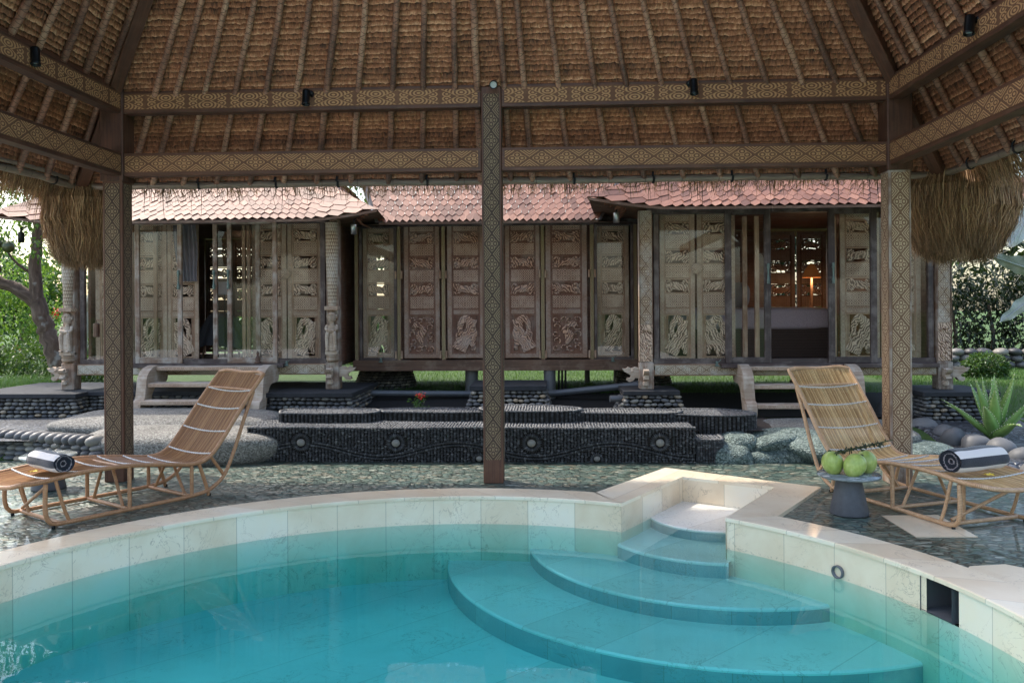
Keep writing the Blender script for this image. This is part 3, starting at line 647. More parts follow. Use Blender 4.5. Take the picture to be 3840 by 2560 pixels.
# water body
wo=[PC+(PR+.03)*np.array([cos(q),sin(q)]) for q in np.linspace(th0,th1,140)]
ex=lambda p,q:p
wo+=[C_+.01*(C_-B)/.9,B-.01*(C_-B)/.9]
wo=np.array(wo);n=len(wo);wt=MB();top=np.c_[wo,np.full(n,-.25)];bot=np.c_[wo,np.full(n,-.95)]
wt.add(top,[list(range(n))]);wt.add(bot,[list(range(n))[::-1]]);i=np.arange(n);j=(i+1)%n;wt.add(np.concatenate([bot,top]),np.stack([i,j,j+n,i+n],-1))
tag(wt.build('water',M['water']),kind='structure')
def tile(pts,z,label):
    t=MB();pts=np.array(pts);n=len(pts);top=np.c_[pts,np.full(n,z)];bot=np.c_[pts,np.full(n,-.05)];t.add(top,[list(range(n))],pts*.8+.1)
    i=np.arange(n);j=(i+1)%n;t.add(np.concatenate([bot,top]),np.stack([i,j,j+n,i+n],-1));tag(t.build('marble_tile',M['marble']),label,'tile')
tile([(2.665,6.146),(3.11,6.155),(3.12,6.80),(2.66,6.77)],-.024,'diamond of cream marble set into the green pebbles under the lounger with the white towel')
tile([(2.55,5.25),(2.70,5.45),(2.95,5.5),(3.4,5.05),(3.1,4.7),(2.78,4.95)],-.022,'cream marble plate joining the pool coping at the right edge of the photo')
# ------------------------------------------------------------------ pavilion
AX,AY=-.53,4.15;RS=1.0;RZ=3.87;RB=3.87
def rz_(r):return RZ+RS*(RB-r)
NIN=np.array([-RS,-1.])/sqrt(1+RS*RS)      # inner normal in (r,z)
def slope(side):
    """side 0 back, 1 left, 2 right: (a along eave, r from apex, d towards the inside) -> xyz"""
    def f(a,r,d):
        rr=r+NIN[0]*d;z=rz_(r)+NIN[1]*d
        if side==0:return np.stack(np.broadcast_arrays(AX+a,AY+rr,z),-1)
        if side==1:return np.stack(np.broadcast_arrays(AX-rr,AY+a,z),-1)
        return np.stack(np.broadcast_arrays(AX+rr,AY+a,z),-1)
    return f
CUT=.3
pav=thing('thatched_pavilion','open pool pavilion with steep grass thatch ceiling and carved timber posts and beams','pavilion',(0,0,0))
# ceiling of bundled grass, row upon row
ce=MB()
for side in(0,1,2):
    f=slope(side);r=4.67;row=0
    while r>2.3:
        dr=.037*(.85+.3*random.random())
        lo=-r if side==0 else max(-r,CUT);n=max(int((r-lo)/.02),4);a=np.linspace(lo,r,n)
        jit=.5*np.convolve(rng.normal(size=n+8),np.ones(9)/9,'valid')*.012+rng.normal(size=n)*.0022
        dpt=.036+rng.normal(size=n)*.005
        ra=r+jit;P0=f(a,ra+.004,dpt*0-.01);P1=f(a,ra,dpt);P2=f(a,ra-dr*1.5,dpt*.0+.001)
        V=np.stack([P0,P1,P2],1).reshape(-1,3);u=np.repeat(a+row*1.37,3);v=np.tile([0,.01,.09],n)+row*.7
        i=np.arange(n-1)*3;F=np.concatenate([np.stack([i,i+1,i+4,i+3],-1),np.stack([i+1,i+2,i+5,i+4],-1)])
        if side==1:F=F[:,::-1].copy()
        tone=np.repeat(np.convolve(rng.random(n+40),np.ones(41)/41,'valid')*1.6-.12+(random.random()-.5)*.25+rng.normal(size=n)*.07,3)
        tone[0::3]-=.6;tone[2::3]-=.95  # crevice shade painted into the rows: dark above, bright at the lower lip
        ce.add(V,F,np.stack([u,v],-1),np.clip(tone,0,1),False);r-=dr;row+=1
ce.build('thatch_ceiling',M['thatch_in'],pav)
ls=MB()
for side in(0,1,2):
    f=slope(side);n=2600 if side==0 else 1500
    r=4.7-rng.random(n)*2.0;lo=-r if side==0 else np.maximum(-r,.35);a=lo+(r-lo)*rng.random(n);l=.03+.06*rng.random(n);sk=rng.normal(size=n)*.03
    P=np.stack([f(a+sk*t,r+.02+t*l*.4-.03,.02+.016*t*(.3+rng.random(n))) for t in(0,.5,1)],1);strands(ls,P,.0055)
tag(ls.build('loose_straw',M['straw_in'],pav))
# outer thatch skin with a soft thick edge
ou=MB()
for side in(0,1,2):
    f=slope(side);n=60
    rr=np.linspace(2.25,4.80,26)
    for i in range(25):
        for a0,a1 in zip(np.linspace(-1,1,25)[:-1],np.linspace(-1,1,25)[1:]):
            q=[]
            for r,s in((rr[i],a0),(rr[i],a1),(rr[i+1],a1),(rr[i+1],a0)):
                a=max(s*r,CUT) if side else s*r;q.append(f(np.array(a),np.array(r),-.24+.04*sin(a*5+r*7)))
            ou.add(np.array(q),[[0,1,2,3]],[(r_*1.,c) for r_,c in((a0*rr[i],rr[i]),(a1*rr[i],rr[i]),(a1*rr[i+1],rr[i+1]),(a0*rr[i+1],rr[i+1]))],.5)
ou.build('thatch_skin',M['thatch_out'],pav)
# rafters fanning to the apex
def rafter(side,a_at,r1=4.66,r0=2.3):
    f=slope(side);k=a_at/RB;rr=np.linspace(r1,r0,16);w=rng.normal(size=16)*.0025
    t=MB();tube(t,f(k*rr+w,rr,.062+.004*rng.normal(size=16)),np.linspace(.032,.027,16)*(.92+.2*random.random()),9);t.build('rafter',M['rafter'],pav)
bx=[590,672,781,899,1017,1135,1250,1370,1499,1615,1735,1817,1919,1993,2122,2256,2371,2503,2626,2749,2884,3012,3133,3232]
for px in bx:rafter(0,-3.37+(px-590)/2642*6.89)
for yy in(7.86,7.5,7.14,6.79,6.43,6.07,5.7,5.3,4.9,4.5,4.1,3.7):rafter(1,yy-AY-.02)
for yy in(7.63,7.37,6.92,6.61,6.25,5.9,5.55,5.15,4.8,4.4,4.0,3.6):rafter(2,yy-AY)
for sx in(-1,1):
    h=MB();P=[np.array([AX+sx*r,AY+r,rz_(r)-.085]) for r in(4.62,2.2)]
    bar(h,P[0],P[1],.12,.17,(0,0,1),None,.006);h.build('hip_rafter',M['beam'],pav)
    h=MB();p=np.array([AX+sx*4.72,AY+4.72,rz_(4.72)-.10]);bar(h,p,p-np.array([sx*.7,.7,-.78]),.13,.15,(0,0,1),None,.006);h.build('hip_tail',M['beam'],pav)
# posts
XL,XC,XR,YP=-4.345,-.565,3.325,8.07
def post(x,zt,pw,c,z0,side,tilt=0.,mat='post_carve'):
    b=MB();box(b,(x,YP,(zt-.03)/2),(pw,pw,zt+.03),I3,None,.006);o=b.build('post',M['beam'] if mat=='post_carve' else M['old'],pav)
    for (dx,dy,ux,uy) in((0,-1,1,0),(side,0,0,-1 if side<0 else 1)):
        if dx==0 and dy==0:continue
        w=.155 if mat=='post_carve' else .165
        s=MB();U=np.array([ux,uy,0])*w;N=np.array([dx,dy,0])*.004;base=np.array([x,YP,0])+np.array([dx,dy,0])*(pw/2)-U/2
        slab(s,(*base[:2],z0),U,(0,0,c-z0),N);s.build('carved_face',M[mat],o)
    return o
post(XL,3.95,.2,2.94,.16,1)
post(XC,3.83,.195,3.76,.2,1)
post(XR,3.95,.205,2.94,.16,-1,0,'post_carve_wide')
for x in(XL,XR):
    b=MB();box(b,(x,YP,3.42),(.235,.235,.92),I3,None,.008);s=-1 if x>0 else 1
    b.build('post_head',M['beam'],pav)
# carved beams
def beam(a,b,z0,z1,face,mat,th=.12):
    a=np.array(a,float);b=np.array(b,float);d=(b-a);L=np.linalg.norm(d);d/=L;fn=np.array(face,float)
    m=MB();h=z1-z0;c=(a+b)/2-fn*th/2;
    bar(m,(*(a-fn*th/2),(z0+z1)/2),(*(b-fn*th/2),(z0+z1)/2),th,h,(0,0,1),None,.005);o=m.build('beam',M['beam'],pav)
    s=MB();pad=.035;slab(s,(*(a+d*.03),z0+pad),(*(d*(L-.06)),0),(0,0,h-2*pad+.008),(*fn*.004,0));s.build('carved_face',M[mat],o)
YF=7.975
for x0,x1 in((XL+.1,XC-.1),(XC+.1,XR-.1)):
    beam((x0,YF),(x1,YF),3.63,3.85,(0,-1),'beam_up');beam((x0,YF),(x1,YF),3.01,3.235,(0,-1),'beam_low')
for s,x in((1,XL+.1),(-1,XR-.1)):
    a,b=((x,1.6),(x,YP-.1)) if s<0 else ((x,YP-.1),(x,1.6))
    beam(b if s<0 else a,a if s<0 else b,3.63,3.85,(s,0),'beam_up');beam(b if s<0 else a,a if s<0 else b,3.01,3.235,(s,0),'beam_low')
w=MB();box(w,((XL+XR)/2,8.05,3.885),(7.6,.1,.045));w.build('wall_plate',M['beam'],pav)
for x,s in((XL,1),(XR,-1)):
    w=MB();box(w,(x,4.8,3.885),(.1,6.4,.045));w.build('wall_plate',M['beam'],pav)
# bamboo eave poles with lashings
re=4.62;ze=rz_(re)-.085
for p,q,n in(((AX-4.6,AY+re),(AX+4.6,AY+re),11),((AX-re,AY+4.55),(AX-re,1.6),8),((AX+re,AY+4.55),(AX+re,1.6),8)):
    p=np.array([*p,ze]);q=np.array([*q,ze]);P=np.array([p+(q-p)*t for t in np.linspace(0,1,24)]);P[:,2]+=rng.normal(size=24)*.004
    t=MB();tube(t,P,.036+.003*np.sin(np.linspace(0,60,24)),10);o=t.build('eave_pole',M['bamboo'],pav)
    t=MB();P2=P+np.array([0,0,.062]);d=(q-p)[:2]/np.linalg.norm(q-p);nrm=np.array([-d[1],d[0],0]);P2+=nrm*.03;tube(t,P2,.024,8);t.build('lath',M['bamboo'],pav)
    for k in range(n):
        c=MB();m_=p+(q-p)*((k+.5+.2*(random.random()-.5))/n);d3=(q-p)/np.linalg.norm(q-p);B1=np.cross(d3,[0,0,1.]);ph=np.linspace(0,4*pi,25)
        tube(c,m_+d3*(np.linspace(-.012,.012,25)[:,None])+(np.cos(ph)[:,None]*B1+np.sin(ph)[:,None]*np.array([0,0,1.4]))*.043+np.array([0,0,.018]),.007,5);c.build('cord_lashing',M['cord'],o)
# hanging straw fringe along the eaves
fr=MB()
def fringe(side,lo,hi,n,drop,spread=.0):
    f=slope(side);a=lo+(hi-lo)*rng.random(n);r=4.64+.2*rng.random(n);d=-.10-.14*rng.random(n);p0=f(a,r,d)
    lump=.7+.22*np.sin(a*3.1)+.2*np.sin(a*8.3+1)+.35*rng.random(n);L=drop*lump*(.35+.75*rng.random(n)**1.5)
    out=f(a,r+.1,d)-f(a,r,d);out[:,2]=0;jx=rng.normal(size=(n,3))*.03;jx[:,2]=0
    P=np.stack([p0+out*(t*.9)+jx*t-np.array([0,0,1.])*(L*(t**1.25))[:,None] for t in(0,.3,.65,1)],1);strands(fr,P,.006+.006*rng.random(n))
fringe(0,-4.8,4.8,5200,.14);fringe(1,.4,4.8,7000,.30);fringe(2,.4,4.8,7000,.30)
# ragged dark tips that hang lower here and there
n=260;a=-4.4+8.8*rng.random(n);f=slope(0);p0=f(a,4.66+.1*rng.random(n),-.08);L=.10+.26*rng.random(n)**3
P=np.stack([p0-np.array([0,0,1.])*(L*t)[:,None]+rng.normal(size=(n,3))*.006 for t in(0,.4,.7,1)],1);strands(fr,P,.012,.0*L)
fr.build('thatch_fringe',M['straw'],pav)
# thick bundles at the two corners
def ear(cx,cy,rx,ry,zt,zb,n,flip):
    m=MB();ph=rng.random(n)*2*pi;q=np.sqrt(rng.random(n));pts=[]
    t=np.array([0,.16,.36,.58,.8,1.])
    R=(.35+.65*q)
    fl=1.-.10*rng.random(n)
    z5=zb+.34*rng.random(n)**1.6+.15*R**3+.04*np.sin(ph*5+q*4);z3=zt-.45-.12*R
    for k in range(6):
        if k==0:rr=R*.35;z=zt-.02*rng.random(n)
        elif k==1:rr=R*.82;z=zt-.06-.07*R
        elif k==2:rr=R*1.04;z=zt-.24-.10*R
        elif k==3:rr=R*1.06*fl;z=z3
        elif k==4:rr=R*.96*fl;z=z5+.5*(z3-z5)
        else:rr=R*(.80-.1*rng.random(n))*fl;z=z5
        w=rng.normal(size=(n,2))*(.006+.007*k)
        pts.append(np.stack([cx+rx*rr*np.cos(ph)+w[:,0],cy+ry*rr*np.sin(ph)+w[:,1],z+0*ph],-1))
    strands(m,np.stack(pts,1),.0055+.0055*rng.random(n))
    core=MB();lathe(core,[(.01,zt-.06),(.5,zt-.16),(.78,zt-.4),(.74,zb+.34),(.5,zb+.3),(.01,zb+.36)],(0,0,0),20);core.V[-1]=core.V[-1]*np.array([rx,ry,1])+np.array([cx,cy,0]);m2=core
    o=m.build('corner_thatch',M['straw'],pav);core.build('inner_bundle',M['thatch_out'],o)
ear(-5.24,9.0,.37,.40,3.25,2.13,17000,0)
ear(4.36,8.98,.57,.45,3.26,2.11,20000,1)
# spotlights clamped to the beams
def spot(p,aim,label,mount):
    t=thing('spotlight',label,'spotlight',p,0,'black spotlights on the pavilion beams');aim=np.array(aim,float);aim/=np.linalg.norm(aim);up=np.array([0,0,1.]);sx=np.cross(aim,up)
    sx=sx/np.linalg.norm(sx) if np.linalg.norm(sx)>.05 else np.array([1.,0,0]);sy=np.cross(sx,aim);Mx=np.stack([sx,sy,aim],1)
    b=MB();lathe(b,[(.001,-.075),(.032,-.075),(.037,-.06),(.037,.055),(.040,.06),(.040,.075),(.033,.075),(.031,.05)],(0,0,0),18,0,Mx);b.build('lamp_body',M['black'],t)
    l=MB();lathe(l,[(.001,.052),(.031,.052)],(0,0,0),18,0,Mx);l.build('lens',M['lens'],t)
    k=MB();q=np.array(mount,float);tube(k,[np.zeros(3),q*.6,q],.012,8);d=q/np.linalg.norm(q);a1=np.cross(d,[0,0,1.]) if abs(d[2])<.9 else np.array([1.,0,0]);lathe(k,[(.001,-.012),(.035,-.012),(.035,.014),(.001,.014)],q*.93,16,0,np.stack([a1/np.linalg.norm(a1),np.cross(d,a1/np.linalg.norm(a1)),d],1));k.build('bracket',M['black'],t)
spot((-2.37,7.91,3.74),(0,-.12,-1),'black spotlight on the upper beam to the left of the middle post',(.03,.062,.05))
spot((1.38,7.91,3.77),(.02,-.15,-1),'black spotlight on the upper beam to the right of the middle post',(-.03,.062,.05))
spot((XC+.03,7.90,3.83),(.05,-.95,-.35),'black spotlight facing the pool from the top of the middle post',(0,.10,-.02))
spot((-4.21,6.55,3.76),(.1,-.1,-1),'black spotlight on the carved beam of the left eave',(-.085,.02,.03))
spot((3.16,6.33,3.77),(-.15,-.15,-1),'black spotlight on the carved beam of the right eave',(.075,.02,.04))
# ------------------------------------------------------------------ pebble planters in front of the houses
def pebble_face(mb,p,q,z0f,z1f,n,wx=.036,hz=.0155,dep=.02,vert=False):
    """edge-on flat pebbles stacked on a vertical face from p to q (2d), outward normal n"""
    p=np.array(p,float);q=np.array(q,float);L=np.linalg.norm(q-p);d=(q-p)/L;n=np.array(n,float);C=[];Sx=[];A=[]
    nc=int(L/(wx*1.02))
    for k in range(nc):
        t=(k+.5)/nc*L;x=p+d*t;z0=z0f(x);z1=z1f(x);nr=int((z1-z0)/(hz*1.02)); 
        for i in range(nr):
            z=z0+(i+.5)*(z1-z0)/nr;C.append((x[0]+n[0]*.004*random.gauss(0,1),x[1]+n[1]*.004*random.gauss(0,1),z));Sx.append((wx*.54*random.uniform(.85,1.1),dep,hz*.58*random.uniform(.8,1.15)));A.append(random.gauss(0,.12))
    if not C:return
    ca=atan2(d[1],d[0]);Mr=np.array([rotz(ca)@roty(a) for a in A]);blobs(mb,C,Sx,Mr)
def wave_wall(name,label,x0,x1,y,z0,z1,back,motifs):
    t=thing(name,label,'planter',(0,0,0));b=MB();box(b,((x0+x1)/2,y+back/2+.015,(z0+z1)/2-.006),(x1-x0-.01,back,z1-z0-.012),I3,0);o=b.build('core',M['void'],t)
    pb=MB();ks=[];C=[];Sz=[];Rr=[];wx,hz=.037,.0155
    nc=int((x1-x0)/wx);nr=int((z1-z0)/.0165)
    def wv(x):return z0+.13+.075*sin((x-.25)*2*pi/1.72)
    for i in range(nc):
        for j in range(nr):
            x=x0+(i+.5)*(x1-x0)/nc+random.gauss(0,.003);z=z0+(j+.5)*(z1-z0)/nr+random.gauss(0,.0015)
            if any(hypot(x-mx,z-mz)<mr*1.05 for mx,mz,mr in motifs):continue
            if abs(z-wv(x))<.034:continue
            C.append((x,y+random.gauss(0,.004),z));Sz.append((wx*.53*random.uniform(.85,1.12),.02,.0092*random.uniform(.8,1.15)));Rr.append(roty(random.gauss(0,.1)))
    x=x0+.02
    while x<x1-.02:                                   # two bands of upright pebbles in a wave
        sl=math.atan(.075*2*pi/1.72*cos((x-.25)*2*pi/1.72))
        for off in(-.017,.019):
            z=wv(x)+off
            if z0+.012<z<z1-.01 and not any(hypot(x-mx,z-mz)<mr*1.02 for mx,mz,mr in motifs):
                C.append((x,y-.006,z));Sz.append((.0078,.02,.0205));Rr.append(roty(-sl+random.gauss(0,.12)))
        x+=.0152
    for mx,mz,mr in motifs:                           # pebble suns
        n=int(2*pi*mr*.72/.0165)
        for k in range(n):
            a=2*pi*k/n
            px,pz=mx+cos(a)*mr*.72,mz+sin(a)*mr*.72
            if pz>z1-.008 or pz<z0+.005:continue
            C.append((px,y-.008,pz));Sz.append((mr*.31,.022,.0085));Rr.append(roty(-a+random.gauss(0,.06)))
    blobs(pb,C,Sz,np.array(Rr));pb.build('pebble_face',M['black_pebble'],t)
    tp=MB();C=[];Sz=[];Rr=[]
    n=int((x1-x0)/.0165)
    for k in range(n):                                # rim of pebbles on edge
        C.append((x0+(k+.5)*(x1-x0)/n,y+.012,z1+.004*sin(k*.05)));Sz.append((.0085*random.uniform(.85,1.1),.032,.017*random.uniform(.85,1.15)));Rr.append(rotz(random.gauss(0,.12)))
    ny=int((back-.05)/.03);nx=int((x1-x0)/.034)
    for i in range(nx):
        for j in range(ny):
            C.append((x0+(i+.5+random.uniform(-.2,.2))*(x1-x0)/nx,y+.05+(j+.5+random.uniform(-.2,.2))*.03,z1-.008));Sz.append((.02*random.uniform(.8,1.2),.013*random.uniform(.8,1.2),.011));Rr.append(rotz(sin(C[-1][0]*4.)*.8+random.gauss(0,.3)))
    blobs(tp,C,Sz,np.array(Rr));tp.build('pebble_top',M['edge_pebble'],t)
    for mx,mz,mr in motifs:
        m=MB();blobs(m,[(mx,y-.012,max(mz,z0+.045))],[(mr*.42,.028,mr*.38)],None,[.8],ICO2);m.build('round_stone',M['cobble'],t)
    return t
wave_wall('pebble_planter','long black pebble planter wall with pebble suns and a wavy band facing the pool deck',-3.42,1.58,9.08,-.03,.35,.72,[(-2.80,.19,.115),(-1.73,.185,.115),(-.22,.185,.115),(1.19,.19,.115),(-.80,.0,.085),(.50,.0,.085)])
def tier(name,label,pts,z0,z1):
    """free-form pebble kerb: pts closed outline counter-clockwise"""
    t=thing(name,label,'planter');pts=spline(list(pts)+[pts[0]],60)[:,:2] if len(pts)>4 else np.array(list(pts)+[pts[0]])
    b=MB();q=pts[:-1];n=len(q);c=q.mean(0);qi=c+(q-c)*.97;top=np.c_[qi,np.full(n,z1-.012)];bot=np.c_[qi,np.full(n,z0-.1)];b.add(top,[list(range(n))]);i=np.arange(n);j=(i+1)%n;b.add(np.concatenate([bot,top]),np.stack([i,j,j+n,i+n],-1));b.build('core',M['void'],t)
    f=MB();C=[];Sz=[];Rr=[]
    for a,e in zip(pts[:-1],pts[1:]):
        L=np.linalg.norm(e-a)
        if L<1e-4:continue
        d=(e-a)/L;ca=atan2(d[1],d[0])
        for k in range(max(int(L/.037),1)):
            x=a+d*(k+.5)*L/max(int(L/.037),1);nr=int((z1-z0)/.0165)
            for i in range(nr):
                C.append((*x,z0+(i+.5)*.0165));Sz.append((.0195*random.uniform(.9,1.1),.02,.009));Rr.append(rotz(ca)@roty(random.gauss(0,.1)))
    blobs(f,C,Sz,np.array(Rr));f.build('pebble_face',M['black_pebble'],t)
    f=MB();C=[];Sz=[];Rr=[]
    for a,e in zip(pts[:-1],pts[1:]):
        L=np.linalg.norm(e-a)
        if L<1e-4:continue
        d=(e-a)/L;ca=atan2(d[1],d[0]);m=max(int(round(L/.017)),1)
        for k in range(m):
            x=a+d*(k+.5)*L/m+(c-a)*.015;C.append((*x,z1));Sz.append((.0088,.03,.016));Rr.append(rotz(ca+random.gauss(0,.12)))
    lo=pts.min(0);hi=pts.max(0)
    for x in np.arange(lo[0],hi[0],.034):
        for y in np.arange(lo[1],hi[1],.026):
            P=np.array([x,y])+rng.normal(size=2)*.004;ins=False
            for a,e in zip(pts[:-1],pts[1:]):
                if (a[1]>P[1])!=(e[1]>P[1]) and P[0]<(e[0]-a[0])*(P[1]-a[1])/(e[1]-a[1])+a[0]:ins=not ins
            if ins:C.append((*P,z1-.006));Sz.append((.021,.0135,.011));Rr.append(rotz(sin(x*5)*.9+random.gauss(0,.3)))
    blobs(f,C,Sz,np.array(Rr));f.build('pebble_top',M['edge_pebble'],t)
tier('pebble_kerb','low curved pebble kerb behind the planter, nearest the left lounger',[(-3.2,9.55),(-2.6,9.5),(-2.16,9.56),(-2.05,9.75),(-2.2,9.95),(-2.9,10.05),(-3.25,9.85)],.33,.455)
tier('pebble_kerb','low pebble kerb in front of the red flowering plant',[(-2.0,9.72),(-1.3,9.66),(-.75,9.72),(-.6,9.9),(-.95,10.05),(-1.7,10.1),(-2.1,9.95)],.33,.45)
tier('pebble_kerb','low pebble kerb behind the middle post',[(-.75,9.55),(-.1,9.5),(.3,9.6),(.32,9.85),(-.1,10.1),(-.6,10.15),(-.85,9.85)],.33,.48)
tier('pebble_kerb','low pebble kerb in front of the garden spotlight',[(.35,9.62),(.95,9.55),(1.45,9.62),(1.5,9.85),(1.0,10.0),(.4,9.95)],.33,.45)
tier('pebble_kerb','raised oval pebble kerb beside the right house steps',[(1.42,9.62),(1.9,9.5),(2.3,9.56),(2.36,9.85),(2.0,10.15),(1.45,10.1)],.2,.43)
tier('pebble_step','two-level black pebble step at the right end of the planter, beside the green rock',[(1.6,9.09),(1.86,9.1),(1.9,9.35),(1.86,9.6),(1.6,9.6)],-.03,.22)
# soil behind the planter; under the houses a near-black sheet stands for shade
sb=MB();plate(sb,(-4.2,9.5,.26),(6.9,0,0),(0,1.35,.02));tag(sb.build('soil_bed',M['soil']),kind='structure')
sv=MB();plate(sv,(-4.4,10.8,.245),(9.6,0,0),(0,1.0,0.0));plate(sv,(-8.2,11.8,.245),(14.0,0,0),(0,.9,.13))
tag(sv.build('shaded_soil',M['void']),kind='structure')
pv=MB();grid(pv,lambda u,v:np.stack([-12.5+u*9.0,9.1+v*2.6,.20+.06*v+.02*np.sin(u*9)*v-.10*sstep(.93,1.,u)],-1),40,12,0,True)
tag(pv.build('pebble_paving',M['grey_paving']),kind='structure')
rb=MB();grid(rb,lambda u,v:np.stack([4.25+u*(3.5-1.4*v)+.15*np.sin(v*3),8.45+v*2.6,np.maximum(gh(4.25+u*(3.5-1.4*v)+.15*np.sin(v*3),8.45+v*2.6),.05)+.02-.16*((u<.03)|(u>.97)|(v<.03))],-1),20,20,0,True)
tag(rb.build('pebble_bed',M['dark_bed']),kind='structure')
# ------------------------------------------------------------------ stone piers with slate caps
def pier(label,x0,x1,y0,y1,zb,zt,cap,flare=.0,name='pebble_pier',ov=.06):
    t=thing(name,label,'pier',(0,0,0));b=MB();zc=zt-cap
    box(b,((x0+x1)/2,(y0+y1)/2,(zb+zc)/2),(x1-x0-.03,y1-y0-.03,zc-zb),I3,0);b.build('core',M['void'],t)
    f=MB();C=[];Sz=[];Rr=[];h=.048
    rows=int((zc-zb)/h)
    for (p,q,nn) in(((x0,y0),(x1,y0),(0,-1)),((x1,y0),(x1,y1),(1,0)),((x0,y1),(x0,y0),(-1,0))):
        p=np.array(p,float);q=np.array(q,float);L=np.linalg.norm(q-p);d=(q-p)/L;ca=atan2(d[1],d[0])
        for i in range(rows):
            s=0.;z=zb+(i+.5)*(zc-zb)/rows;ofs=flare*(1-(i+.5)/rows)
            s=random.uniform(-.03,.02)-ofs
            while s<L+ofs:
                w=random.uniform(.07,.115);x=p+d*(s+w/2)+np.array(nn)*(ofs+.004*random.gauss(0,1));C.append((*x,z+random.gauss(0,.004)));Sz.append((w*.53,.04,h*.55*random.uniform(.8,1.1)));Rr.append(rotz(ca)@roty(random.gauss(0,.07)));s+=w
    blobs(f,C,Sz,np.array(Rr),None,ICO1);f.build('pebble_wall',M['cobble'],t)
    c=MB();box(c,((x0+x1)/2,(y0+y1)/2,zt-cap/2),(x1-x0+ov*2,y1-y0+ov*2,cap),I3,None,.006);c.build('slate_cap',M['slate'],t)
pier('stone plinth with slate top under the left corner column of the left house',-8.0,-6.5,10.9,12.6,.17,.56,.06)
pier('long slate-topped pebble plinth behind the left house steps',-6.42,-3.86,11.2,12.6,.2,.56,.06)
pier('slate-topped pebble plinth under the right column of the left house',-3.78,-2.72,10.95,12.5,.22,.56,.06)
pier('splayed pebble pier with slate cap behind the middle post',-1.06,-.12,11.3,12.1,.28,.62,.07,.10)
pier('splayed pebble pier with slate cap under the left column of the right house',1.0,1.62,10.85,11.5,.28,.59,.06,.10)
pier('square pebble pier with slate cap under the right house, beside the aloe',4.78,5.62,10.72,11.6,.12,.58,.06)
def mound(label,x,y,r,z0,z1):
    t=thing('pebble_mound',label,'pier',(x,y,0));c=MB();lathe(c,[(r*.97,z0-.1),(r*.8,(z0+z1)/2),(r*.66,z1)],(0,0,0),20);c.build('core',M['void'],t);f=MB();C=[];Sz=[];Rr=[];rows=int((z1-z0)/.045)
    for i in range(rows):
        z=z0+(i+.5)*.045;rr=r*(1-.34*(i+.5)/rows);n=int(2*pi*rr/.09)
        for k in range(n):
            a=2*pi*(k+.5*(i%2))/n;C.append((rr*cos(a),rr*sin(a),z));Sz.append((.05,.03,.024));Rr.append(rotz(a+pi/2))
    blobs(f,C,Sz,np.array(Rr),None,ICO1);f.build('pebble_wall',M['cobble'],t)
mound('conical pebble footing in the shade under the left end of the middle gallery',-2.75,13.6,.55,.25,.85)
mound('conical pebble footing in the shade under the right end of the middle gallery',1.55,13.9,.5,.25,.9)
mound('conical pebble footing under the middle of the right house',4.25,13.2,.5,.25,.85)
# ------------------------------------------------------------------ rocks
def boulder(name,label,cat,c,s,mat,group=None,seed=0,ico=ICO3,flat=2.6,rz=0.,amp=.12):
    rs=np.random.default_rng(seed);V=ico[0].copy();nrm=V.copy()
    V=np.sign(V)*np.abs(V)**(2./flat) if flat!=2 else V
    for k in range(5):
        d=rs.normal(size=3);d/=np.linalg.norm(d);V+=nrm*(np.sin(V@d*(1.6+k*1.1)+rs.random()*6)*amp/(1+k*.8))[:,None]
    m=MB();m.add(V*np.array(s),ico[1],V[:,:2],rs.random(),True);o=m.build(name,M[mat],None,c);o.rotation_euler=(0,0,rz);return tag(o,label,cat,group)
boulder('aggregate_step','upper pale pebble-dash step stone in front of the left house stairs','step',(-4.75,10.25,.245),(1.42,.75,.16),'aggregate',None,3,ICO3,3.4,0,.07)
boulder('aggregate_step','lower pale pebble-dash step stone behind the left lounger','step',(-4.3,9.35,.11),(1.12,.55,.2),'aggregate',None,5,ICO3,3.4,0,.07)
boulder('aggregate_step','small pale pebble-dash hump beside the left end of the black planter','step',(-3.62,9.30,.13),(.22,.30,.20),'aggregate',None,8,ICO3,3.,0,.1)
boulder('aggregate_step','flat sandy pebble-dash step stone below the right house stairs','step',(3.25,10.0,.16),(1.0,.75,.13),'aggregate',None,9,ICO3,3.6,0,.06)
gr='green pebble-dash rocks along the back of the deck'
for i,(x,y,z,a,b,c,l) in enumerate([(1.98,9.24,.03,.20,.19,.17,'small domed green pebble-dash rock touching the right end of the black planter'),(2.12,9.48,.10,.20,.30,.20,'tall green pebble-dash rock second from the black planter'),(2.60,9.46,.07,.42,.36,.19,'broad green pebble-dash rock behind the right lounger back'),(2.5,9.24,-.01,.36,.2,.10,'low green pebble-dash ledge at the edge of the deck'),(3.05,9.36,.04,.38,.32,.17,'green pebble-dash rock left of the right post'),(3.55,9.36,.01,.36,.3,.15,'green pebble-dash rock just behind the right post'),(4.05,9.45,.02,.45,.45,.14,'flat green pebble-dash rock right of the right post'),(2.95,9.7,.10,.75,.25,.15,'long green pebble-dash ridge below the flat sandy step stone')]):
    boulder('mosaic_rock',l,'rock',(x,y,z),(a,b,c),'aggregate_green',gr,20+i,ICO3,3.,.1*i,.20)
bl=[(4.62,11.2,.24,.27,.22,.2),(4.42,10.72,.17,.16,.15,.17),(4.62,10.45,.15,.19,.15,.14),(4.72,10.1,.13,.17,.14,.12),(4.66,9.78,.11,.15,.13,.15),(4.78,9.48,.10,.18,.15,.14),(4.88,9.17,.09,.17,.14,.15),(5.02,8.9,.07,.2,.16,.12),(5.3,8.95,.08,.19,.15,.12),(5.55,8.92,.06,.11,.1,.09),(5.0,8.52,.05,.19,.17,.16),(4.75,8.25,.0,.17,.15,.13),(5.35,8.45,.02,.15,.15,.16),(4.9,7.95,0,.16,.15,.12)]
